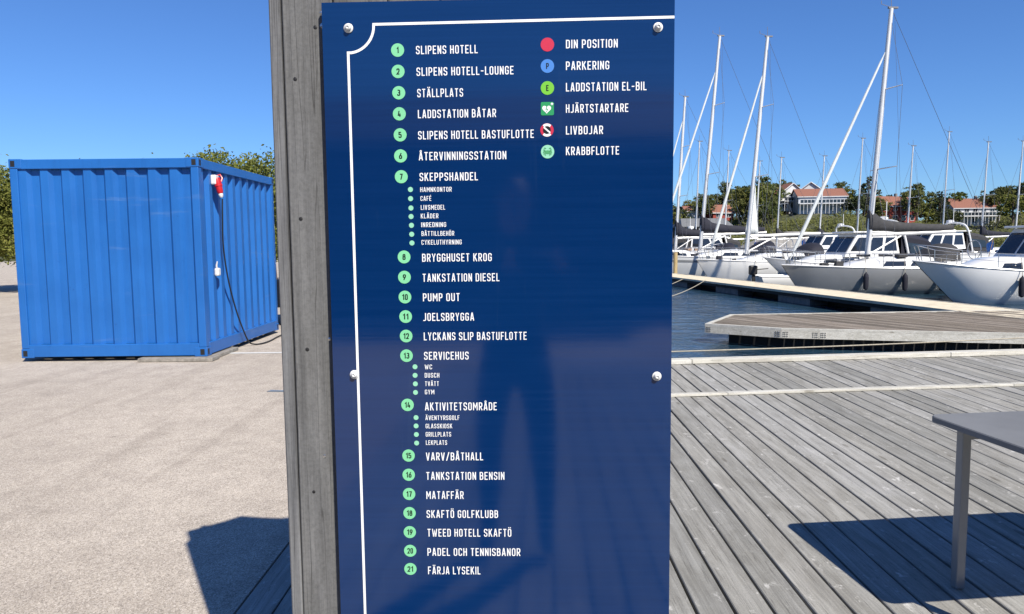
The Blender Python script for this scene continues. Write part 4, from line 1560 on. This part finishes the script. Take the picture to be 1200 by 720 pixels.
# ------------------------------------------------------------------ houses and boathouse
def house(label, loc, rz, w, d, h, rh, wall_m, roof_m='tile', floors=2, balcony=False, dormer=False, group=None, chimney=True, gable_front=False):
    """front faces local -y; ridge along x unless gable_front"""
    root = empty('house', (loc[0], loc[1], hz(loc[0], loc[1]) - .05 + (loc[2] if loc[2] < 1 else 0)), rz, label, 'house', group)
    root.scale = (.58, .58, .58)
    m = MB()
    if gable_front:
        m.add([(-w/2, 0, 0), (w/2, 0, 0), (w/2, 0, h), (0, 0, h + rh), (-w/2, 0, h), (-w/2, d, 0), (w/2, d, 0), (w/2, d, h), (0, d, h + rh), (-w/2, d, h)],
              [(0, 1, 2, 3, 4), (9, 8, 7, 6, 5), (0, 5, 6, 1), (1, 6, 7, 2), (4, 9, 5, 0)])
    else:
        m.add([(-w/2, 0, 0), (-w/2, d, 0), (-w/2, d, h), (-w/2, d/2, h + rh), (-w/2, 0, h), (w/2, 0, 0), (w/2, d, 0), (w/2, d, h), (w/2, d/2, h + rh), (w/2, 0, h)],
              [(0, 1, 2, 3, 4), (9, 8, 7, 6, 5), (0, 4, 9, 5), (2, 1, 6, 7), (0, 5, 6, 1)])
    m.build('wall', M[wall_m], root)
    e = .35
    m = MB()
    span = (w if gable_front else d) / 2
    k = rh / span
    th = .16
    for s in (-1, 1):
        if gable_front:
            a = [(s * (span + e), -e, h - k * e), (0, -e, h + rh), (0, d + e, h + rh), (s * (span + e), d + e, h - k * e)]
        else:
            c = d / 2
            a = [(-w/2 - e, c + s * (span + e), h - k * e), (-w/2 - e, c, h + rh), (w/2 + e, c, h + rh), (w/2 + e, c + s * (span + e), h - k * e)]
        b = [(x, y, z + th) for x, y, z in a]
        m.add(a + b, [(0, 1, 2, 3), (4, 7, 6, 5), (0, 4, 5, 1), (1, 5, 6, 2), (2, 6, 7, 3), (3, 7, 4, 0)])
    rf = m.build('roof', M[roof_m], root)
    m = MB()
    if gable_front:
        for s in (-1, 1):
            m.tube([(s * (span + e), -e - .03, h - k * e + .02), (0, -e - .03, h + rh + .02)], .14, 4)
    else:
        m.box(-w/2 - e, w/2 + e, -e - .06, -e - .005, h - k * e - .1, h - k * e + .12)
    m.build('barge_board', M['house_white'], rf)
    if chimney:
        m = MB()
        m.box(w * .15, w * .15 + .6, d / 2 - .3, d / 2 + .3, h + rh - .3, h + rh + .9)
        m.build('chimney', M['concrete'], rf)
    for f in range(floors):
        zz = .9 + f * 2.6
        if zz + 1.2 > h + (rh * .5 if gable_front else 0):
            continue
        nw = max(2, int(w / 2.2))
        if gable_front and zz > h - 1:
            nw = 1
        for i in range(nw):
            xx = -w / 2 + w * (i + .5) / nw
            m = MB()
            m.box(xx - .62, xx + .62, -.06, -.005, zz - .08, zz + 1.33)
            fr = m.build('window', M['house_white'], root)
            for s in (-1, 1):
                m = MB()
                m.box(xx + s * .29 - .24, xx + s * .29 + .24, -.075, -.061, zz + .04, zz + 1.2)
                m.build('pane', M['glass'], fr)
    if balcony:
        m = MB()
        m.box(-w/2 - .2, w/2 + .2, -2.2, -.08, 2.5, 2.68)
        bf = m.build('balcony', M['house_white'], root)
        m = MB()
        for i in range(int(w / .9) + 1):
            x = -w/2 - .1 + i * .9
            m.box(x - .05, x + .05, -2.15, -2.05, 0, 3.7)
        m.box(-w/2 - .2, w/2 + .2, -2.16, -2.04, 3.65, 3.78)
        m.build('railing', M['house_white'], bf)
        m = MB()
        for i in range(int(w / .9)):
            x = -w/2 - .1 + i * .9
            m.box(x + .08, x + .82, -2.12, -2.09, 2.78, 3.58)
        m.build('railing_glass', M['glass'], bf)
    return root

def put(px, Y, dz=0.0):
    x = along(Y, px)
    return (x, Y, hz(x, Y) + dz)
house('small house with orange tiled roof among trees above the boathouse', (along(112, 847), 112, .75), .25, 6.0, 5, 2.2, 1.9, 'house_red', floors=1, chimney=False)
house('small white gabled house beside the orange-roofed one above the boathouse', (along(114, 836), 114, .8), -.2, 4.2, 6, 2.0, 1.7, 'house_white', floors=1, chimney=False, gable_front=True)
house('tiny pale house low among the trees near the sign edge', (along(112, 812), 112, .6), .1, 4.2, 4, 3.0, 1.2, 'house_white', floors=1, chimney=False)
house('pale blue house with white balcony and orange roof at the right on the hill', (along(110, 962), 110, 0), -.12, 12.0, 8, 4.6, 2.0, 'house_grey', balcony=True, chimney=False)
house('white gabled house with slanting roof left of the balcony house', (along(114, 927), 114, .3), .2, 7.0, 9, 4.8, 2.6, 'house_white', gable_front=True, balcony=True, chimney=False)
house('white gabled house rising behind the balcony house', (along(122, 948), 122, .9), -.3, 8.0, 8, 5.4, 3.0, 'house_white', gable_front=True, chimney=False)
house('grey house with orange roof behind the slanting-roofed one', (along(120, 934), 120, .8), .3, 8.0, 7, 5.0, 2.6, 'house_grey', chimney=False)
house('red boarded house half hidden in trees left of the white gables', (along(118, 911), 118, 0), 0.2, 6.5, 6, 3.6, 1.8, 'house_red', floors=1, chimney=False)
house('red house with orange roof on the hill near the right edge', (along(114, 1052), 114, 0), .2, 10.5, 8, 4.8, 2.6, 'house_red')
house('white house with orange roof at the far right on the hill', (along(116, 1140), 116, 0), -.1, 11.0, 8, 5.0, 2.5, 'house_white', balcony=True)
# low boathouse by the far shore
bh = empty('boathouse', (along(80, 829), 80.0, 0.0), .05, 'long low grey-roofed boathouse with dark openings at the far shore', 'boathouse')
m = MB()
m.add([(-2.9, 0, 3.15), (2.9, 0, 3.15), (2.6, 2.2, 4.05), (-2.4, 2.2, 4.05), (-2.9, 4.4, 3.15), (2.9, 4.4, 3.15), (-2.9, 0, 3.05), (2.9, 0, 3.05), (2.9, 4.4, 3.05), (-2.9, 4.4, 3.05)],
      [(0, 1, 2, 3), (3, 2, 5, 4), (0, 3, 4), (1, 5, 2), (6, 9, 8, 7), (0, 6, 7, 1), (4, 5, 8, 9), (0, 4, 9, 6), (1, 7, 8, 5)])
m.build('roof', M['roof_grey'], bh)
m = MB()
m.box(-2.7, 2.7, 1.2, 4.2, -1.2, 3.04)
m.build('wall', M['paintwood'], bh)
for i in range(7):
    m = MB()
    x = -2.6 + i * 5.2 / 6
    m.box(x - .06, x + .06, .1, .22, -1.3, 3.04)
    m.build('post', M['house_white'], bh)
m = MB()
m.box(-2.9, 2.9, -.3, 4.4, -1.0, .3)
m.build('platform', M['concrete'], bh)

# dark boathalls behind the photographer, seen mirrored in the sign
for hx, hw, lb in ((-11.4, 14.2, 'dark brown boarded boathall behind the viewer, left of the gap'), (18.6, 14.0, 'dark brown boarded boathall behind the viewer, right of the gap')):
    hall = empty('boathall', (hx, -11.4, 0), PI, lb, 'hall')
    a = hw
    m = MB()
    m.add([(-a, 0, 0), (a, 0, 0), (a, 0, 3.6), (-a, 0, 3.6), (-a, 9, 0), (a, 9, 0), (a, 9, 3.6), (-a, 9, 3.6), (-a, 4.5, 5.2), (a, 4.5, 5.2)],
          [(0, 1, 2, 3), (5, 4, 7, 6), (0, 3, 8, 7, 4), (1, 5, 6, 9, 2)])
    m.build('wall', M['paintwood'], hall)
    m = MB()
    m.add([(-a - .3, -.4, 3.5), (a + .3, -.4, 3.5), (a + .3, 4.5, 5.3), (-a - .3, 4.5, 5.3), (a + .3, 9.4, 3.5), (-a - .3, 9.4, 3.5)], [(0, 1, 2, 3), (3, 2, 4, 5)])
    m.build('roof', M['paintwood'], hall)
    m = MB()
    m.box(-6.1, -5.0, -.06, -.004, .02, 2.3)
    m.build('door', M['pale_door'], hall)

# ------------------------------------------------------------------ trees
def crown_mesh(name, lobes, nleaf, size, seed, mat):
    rnd = random.Random(seed)
    vs, fs = [], []
    tot = sum(l[3] ** 2 for l in lobes)
    for (lx, ly, lz, lr) in lobes:
        nc = int(nleaf * lr ** 2 / tot)
        # twigs: leaves gather in small clumps near the lobe's surface
        nclump = max(6, nc // 22)
        for _ in range(nclump):
            d = Vector((rnd.gauss(0, 1), rnd.gauss(0, 1), rnd.gauss(0, 1) * .9)).normalized()
            r = lr * (0.45 + 0.62 * rnd.random() ** .55)
            c = Vector((lx, ly, lz)) + Vector((d.x * r, d.y * r, d.z * r * .82))
            cr = lr * rnd.uniform(.10, .24)
            for _ in range(22):
                p = c + Vector((rnd.gauss(0, cr), rnd.gauss(0, cr), rnd.gauss(0, cr * .7)))
                a = Vector((rnd.gauss(0, 1), rnd.gauss(0, 1), rnd.gauss(0, .7))).normalized()
                b = a.orthogonal().normalized()
                b = (b + a.cross(b) * rnd.uniform(-1, 1)).normalized()
                s = size * rnd.uniform(.6, 1.3)
                k = len(vs)
                vs += [tuple(p - a * s), tuple(p + b * s * .45), tuple(p + a * s), tuple(p - b * s * .45)]
                fs.append((k, k + 1, k + 2, k + 3))
    me = bpy.data.meshes.new(name)
    me.from_pydata(vs, [], fs)
    me.materials.append(mat)
    return me

def trunk_mesh(h, r, lobes, seed):
    rnd = random.Random(seed)
    m = MB()
    m.tube([(0, 0, -.4), (r * .4, 0, h * .3), (-r * .3, r * .3, h * .65), (0, 0, h)], [r * 1.25, r, r * .7, r * .25], 8)
    for lx, ly, lz, lr in lobes:
        z0 = max(h * .25, lz - lr * 1.1)
        m.tube([(0, 0, z0), (lx * .5, ly * .5, (z0 + lz) / 2 + .1 * lr), (lx, ly, lz)], [r * .5, r * .33, r * .12], 6)
    return m

def tree_proto(kind, seed, h, nleaf, size, mat):
    rnd = random.Random(seed)
    lobes = []
    if kind == 'round':
        for i in range(9):
            a = rnd.uniform(0, 2 * PI)
            rr = rnd.uniform(.1, .30) * h
            lobes.append((rr * math.cos(a), rr * math.sin(a), h * rnd.uniform(.40, .86), h * rnd.uniform(.13, .22)))
        lobes.append((0, 0, h * .85, h * .16))
    else:                                                  # pine
        for i in range(9):
            t = i / 8
            a = rnd.uniform(0, 2 * PI)
            rr = (1 - t) * .20 * h
            lobes.append((rr * math.cos(a), rr * math.sin(a), h * (.40 + .56 * t), h * (.17 - .09 * t)))
    cm = crown_mesh('crown', lobes, nleaf, size, seed, mat)
    return cm, trunk_mesh(h * .8, h * .028, lobes, seed)

def plant_tree(proto, loc, s, rz, label, group, name='tree'):
    cm, tm = proto
    root = empty(name, loc, rz, label, 'tree', group)
    root.scale = (s, s, s * random.uniform(.9, 1.1))
    c = bpy.data.objects.new('crown', cm)
    COL.objects.link(c)
    c.parent = root
    if isinstance(tm, MB):
        t = tm.build('trunk', M['bark'], root, smooth=True)
        return root, (cm, t.data)
    t = bpy.data.objects.new('trunk', tm)
    COL.objects.link(t)
    t.parent = root
    return root, proto

P = {}
P['r1'] = tree_proto('round', 3, 5.0, 2600, .17, M['leaf'])
P['r2'] = tree_proto('round', 11, 5.0, 2600, .17, M['leaf_yel'])
P['r3'] = tree_proto('round', 23, 4.6, 2600, .17, M['leaf_dark'])
P['p1'] = tree_proto('pine', 31, 5.5, 2200, .15, M['leaf_dark'])
P['n1'] = tree_proto('round', 41, 5.4, 20000, .075, M['leaf_yel'])
P['n2'] = tree_proto('round', 47, 5.4, 20000, .075, M['leaf_yel'])
def T(kind, loc, s, label, group, name='tree'):
    o, P[kind] = plant_tree(P[kind], loc, s, random.uniform(0, 6.28), label, group, name)
    return o
spots = [(788, 104, .8, 'r3'), (798, 110, .85, 'r1'), (809, 116, .95, 'r2'), (819, 118, 1.05, 'r3'), (829, 120, 1.1, 'r1'), (838, 122, 1.1, 'r3'), (850, 122, 1.15, 'r1'), (907, 124, 1.2, 'r2'), (917, 128, 1.3, 'r3'), (783, 112, .95, 'r1'), (793, 108, .75, 'r2'), (803, 116, .8, 'r3'), (822, 112, .9, 'r1'), (866, 105, 1.1, 'r1'), (874, 112, 1.15, 'r3'),
         (883, 104, 1.15, 'r2'), (893, 110, 1.25, 'r1'), (902, 112, 1.1, 'r2'), (898, 102, .8, 'r1'), (910, 118, .8, 'r3'), (976, 112, .9, 'r1'),
         (988, 116, 1.1, 'r2'), (1002, 108, 1.0, 'r3'), (1016, 114, 1.2, 'p1'), (1030, 110, .9, 'r1'), (1072, 112, 1.2, 'r1'), (1084, 116, 1.1, 'r2'), (1098, 110, 1.1, 'p1'), (1112, 112, 1.0, 'r3'),
         (1168, 116, 1.2, 'r1'), (1184, 110, 1.1, 'r2'), (1198, 114, 1.2, 'p1'), (1216, 112, 1.1, 'r1'), (812, 106, .5, 'r1')]
for px, Y, sc_, k in [(790, 118, .8, 'r3'), (806, 108, .6, 'r1'), (816, 120, .95, 'r1'), (853, 122, .9, 'r3'), (862, 118, 1.05, 'r2'), (870, 120, 1.15, 'r1'), (879, 108, 1.0, 'r3'),
                      (888, 116, 1.2, 'r3'), (897, 118, 1.2, 'r1'), (905, 108, .85, 'r1'), (921, 134, 1.3, 'r1'), (952, 136, 1.35, 'r1'), (968, 134, 1.5, 'r3'), (981, 122, 1.2, 'r1'), (995, 122, 1.2, 'r3'),
                      (1024, 120, 1.2, 'r2'), (1040, 118, 1.1, 'r3'), (1092, 122, 1.2, 'r1'), (1118, 120, 1.2, 'r2'), (1176, 122, 1.3, 'r3'), (1194, 120, 1.2, 'r1')]:
    spots.append((px, Y, sc_, k))
for k in range(14):
    spots.append((330 + k * 33, random.uniform(100, 120), random.uniform(.9, 1.3), random.choice(['r1', 'r2', 'r3', 'p1'])))
desc = {'r1': 'mid green broad-leaved tree on the hill beyond the marina', 'r2': 'yellowish green broad-leaved tree on the hill beyond the marina',
        'r3': 'dark green rounded tree on the hill beyond the marina', 'p1': 'dark slender pine on the hill beyond the marina'}
grp = {'r1': 'mid green trees on the hill', 'r2': 'yellowish green trees on the hill', 'r3': 'dark green trees on the hill', 'p1': 'pines on the hill'}
ORD = ['first', 'second', 'third', 'fourth', 'fifth', 'sixth', 'seventh', 'eighth', 'ninth', 'tenth', 'eleventh', 'twelfth', 'thirteenth', 'fourteenth', 'fifteenth', 'sixteenth', 'seventeenth', 'eighteenth', 'nineteenth', 'twentieth',
       'twenty-first', 'twenty-second', 'twenty-third', 'twenty-fourth', 'twenty-fifth', 'twenty-sixth', 'twenty-seventh', 'twenty-eighth']
look = {'r1': 'mid green broad-leaved tree', 'r2': 'yellowish green broad-leaved tree', 'r3': 'dark green rounded tree', 'p1': 'dark slender pine'}
cnt = {}
for px, Y, sc_, k in sorted(spots):
    if px < 780:
        lb, gr = look[k] + ' on the far hill hidden behind the blue sign', look[k] + 's hidden by the sign'
    else:
        cnt[k] = cnt.get(k, 0) + 1
        lb, gr = ORD[cnt[k] - 1] + ' ' + look[k] + ' on the far hill, counted from the sign edge', grp[k]
    T(k, put(px, Y, -.2), sc_, lb, gr, 'pine_tree' if k == 'p1' else 'tree')
# scrub all over the hillside, nobody could count it
def scrub():
    rnd = random.Random(5)
    vs, fs = [], []
    for _ in range(3800):
        px = rnd.uniform(700, 1230) if rnd.random() < .8 else rnd.uniform(250, 700)
        Y = 82 + 40 * rnd.random() ** 1.2
        x = along(Y, px)
        z = hz(x, Y)
        if z < 0.0:
            continue
        r = rnd.uniform(.4, 1.3)
        if 106 < Y and 915 < px < 985 or (Y > 108 and (828 < px < 856 or 1035 < px < 1070 or 1120 < px < 1160)):
            continue
        if 98 < Y and 908 < px < 985:
            r = min(r, .7)
        for _ in range(34):
            p = Vector((x + rnd.gauss(0, r * .55), Y + rnd.gauss(0, r * .55), z + abs(rnd.gauss(0, r * .45))))
            a = Vector((rnd.gauss(0, 1), rnd.gauss(0, 1), rnd.gauss(0, .8))).normalized()
            b = a.orthogonal().normalized()
            s = rnd.uniform(.10, .22)
            k = len(vs)
            vs += [tuple(p - a * s), tuple(p + b * s * .5), tuple(p + a * s), tuple(p - b * s * .5)]
            fs.append((k, k + 1, k + 2, k + 3))
    me = bpy.data.meshes.new('scrub')
    me.from_pydata(vs, [], fs)
    me.materials.append(M['leaf'])
    o = bpy.data.objects.new('scrub', me)
    COL.objects.link(o)
    tag(o, 'green and olive scrub covering the far hillside', 'scrub', kind='stuff')
scrub()
# pale granite knoll behind the moored boats
rk = MB()
rnd = random.Random(9)
nth, nr = 26, 9
vs = []
for j in range(nr):
    t = j / (nr - 1)
    for i in range(nth):
        a = 2 * PI * i / nth
        r = (1 - t) * (1 + .12 * math.sin(3 * a + 1) + .06 * math.sin(7 * a))
        z = 3.4 * (1 - (1 - t) ** 2.2) + .25 * math.sin(5 * a + t * 6) * (1 - t)
        vs.append((8.5 * r * math.cos(a), 5 * r * math.sin(a), z))
rk.loft([vs[j * nth:(j + 1) * nth] for j in range(nr)])
o = rk.build('granite_rock', M['granite'], smooth=True)
o.location = (along(84, 932), 84, -.9)
tag(o, 'bare pale granite knoll at the shore below the white houses', 'rock')

# trees behind the container
for (px, Y, s, k, lb) in [(252, 24, 1.0, 'n1', 'yellowish green tree peeping over the near end of the container roof'), (290, 26, 1.0, 'n1', 'yellowish green tree behind the middle of the container'),
                          (303, 21, .86, 'n2', 'darker green bushy tree behind the far end of the container'), (322, 30, 1.0, 'n2', 'tree mostly hidden between container and timber wall'),
                          (266, 22, .88, 'n1', 'yellowish green tree just left of the tallest one behind the container'), (276, 28, 1.1, 'n2', 'mid green tree standing far behind the middle of the container'),
                          (236, 23, .95, 'n2', 'mid green tree behind the near corner of the container'),
                          (190, 27, 1.0, 'n2', 'green tree behind the middle of the container end wall'), (130, 25, 1.05, 'n1', 'yellowish tree behind the left part of the container'), (40, 26, 1.1, 'n2', 'green tree left of the container'),
                          (-20, 24, 1.05, 'n1', 'yellowish green tree at the far left edge')]:
    T(k, (along(Y, px), Y, -.05), s * .80, lb, 'trees behind the container')

# ------------------------------------------------------------------ the photographer, seen mirrored in the sign
def skin_body(name, verts, edges, radii, mat, parent, root=0, sub=2):
    me = bpy.data.meshes.new(name)
    me.from_pydata(verts, edges, [])
    o = bpy.data.objects.new(name, me)
    COL.objects.link(o)
    o.parent = parent
    md = o.modifiers.new('skin', 'SKIN')
    sv = me.skin_vertices[0].data
    for i, r in enumerate(radii):
        sv[i].radius = r if isinstance(r, tuple) else (r, r)
        sv[i].use_root = (i == root)
    md.use_smooth_shade = True
    s = o.modifiers.new('sub', 'SUBSURF')
    s.levels = s.render_levels = sub
    me.materials.append(mat)
    return o
per = empty('person', (-0.10, -0.42, 0), 0, 'person in dark clothes standing on the deck holding up a phone to photograph the sign', 'person')
V_ = [(0, 0, .95), (.10, 0, .90), (.13, .01, .50), (.14, -.03, .10), (.15, .12, .045), (-.10, 0, .90), (-.13, .01, .50), (-.14, -.03, .10), (-.15, .12, .045),
      (0, -.01, 1.12), (0, -.02, 1.32), (0, -.01, 1.46), (0, .01, 1.54), (.19, -.01, 1.42), (.25, .06, 1.18), (.26, .30, 1.38), (-.19, -.01, 1.42), (-.22, .10, 1.17), (.04, .30, 1.38)]
E_ = [(0, 1), (1, 2), (2, 3), (3, 4), (0, 5), (5, 6), (6, 7), (7, 8), (0, 9), (9, 10), (10, 11), (11, 12), (10, 13), (13, 14), (14, 15), (10, 16), (16, 17), (17, 18)]
Rr = [(.15, .11), (.095, .1), (.062, .068), (.042, .045), (.045, .035), (.095, .1), (.062, .068), (.042, .045), (.045, .035), (.135, .1), (.16, .11), (.06, .06), (.05, .05), (.055, .055), (.045, .045), (.032, .032), (.055, .055), (.045, .045), (.032, .032)]
skin_body('body', V_, E_, Rr, M['jeans'], per)
mt = Matrix.Translation((0, .015, 1.66))
hd = MB().lathe([(.02, -.13), (.05, -.115), (.066, -.07), (.076, -.01), (.078, .04), (.066, .09), (.035, .12), (.002, .128)], 20, mt @ Matrix.Diagonal((.95, 1.15, 1, 1))).build('head', M['skin'], per, smooth=True)
MB().lathe([(.082, .0), (.086, .05), (.074, .10), (.042, .135), (.002, .142)], 20, Matrix.Translation((0, -.004, 1.66)) @ Matrix.Diagonal((.95, 1.15, 1, 1))).build('hair', M['hair'], per, smooth=True)
MB().tube([(0, .10, 1.665), (0, .118, 1.64), (0, .105, 1.632)], [.008, .013, .006], 8).build('nose', M['skin'], hd, smooth=True)
for s in (-1, 1):
    hv = [(0, 0, 0), (0, .05, .06), (0, .06, .085), (-s * .015, .085, .07), (-s * .03, .09, .07), (0, .08, .05), (-s * .03, .088, .048), (0, .07, .03), (-s * .03, .085, .028), (-s * .0, .02, .06), (-s * .03, .055, .09)]
    he = [(0, 1), (1, 2), (2, 3), (3, 4), (1, 5), (5, 6), (1, 7), (7, 8), (0, 9), (9, 10)]
    o = skin_body('hand', hv, he, [(.024, .018), (.026, .016), .009, .008, .007, .009, .007, .009, .007, .011, .008], M['skin'], per, sub=1)
    o.location = (.10 + s * .11, .30, 1.38)
ph = MB()
ph.box(-.075, .075, -.012, -.004, 1.462, 1.534)
ph = ph.build('phone', M['black'], bevel=.004)
tag(ph, 'black phone held sideways in the photographer\'s hands', 'phone')
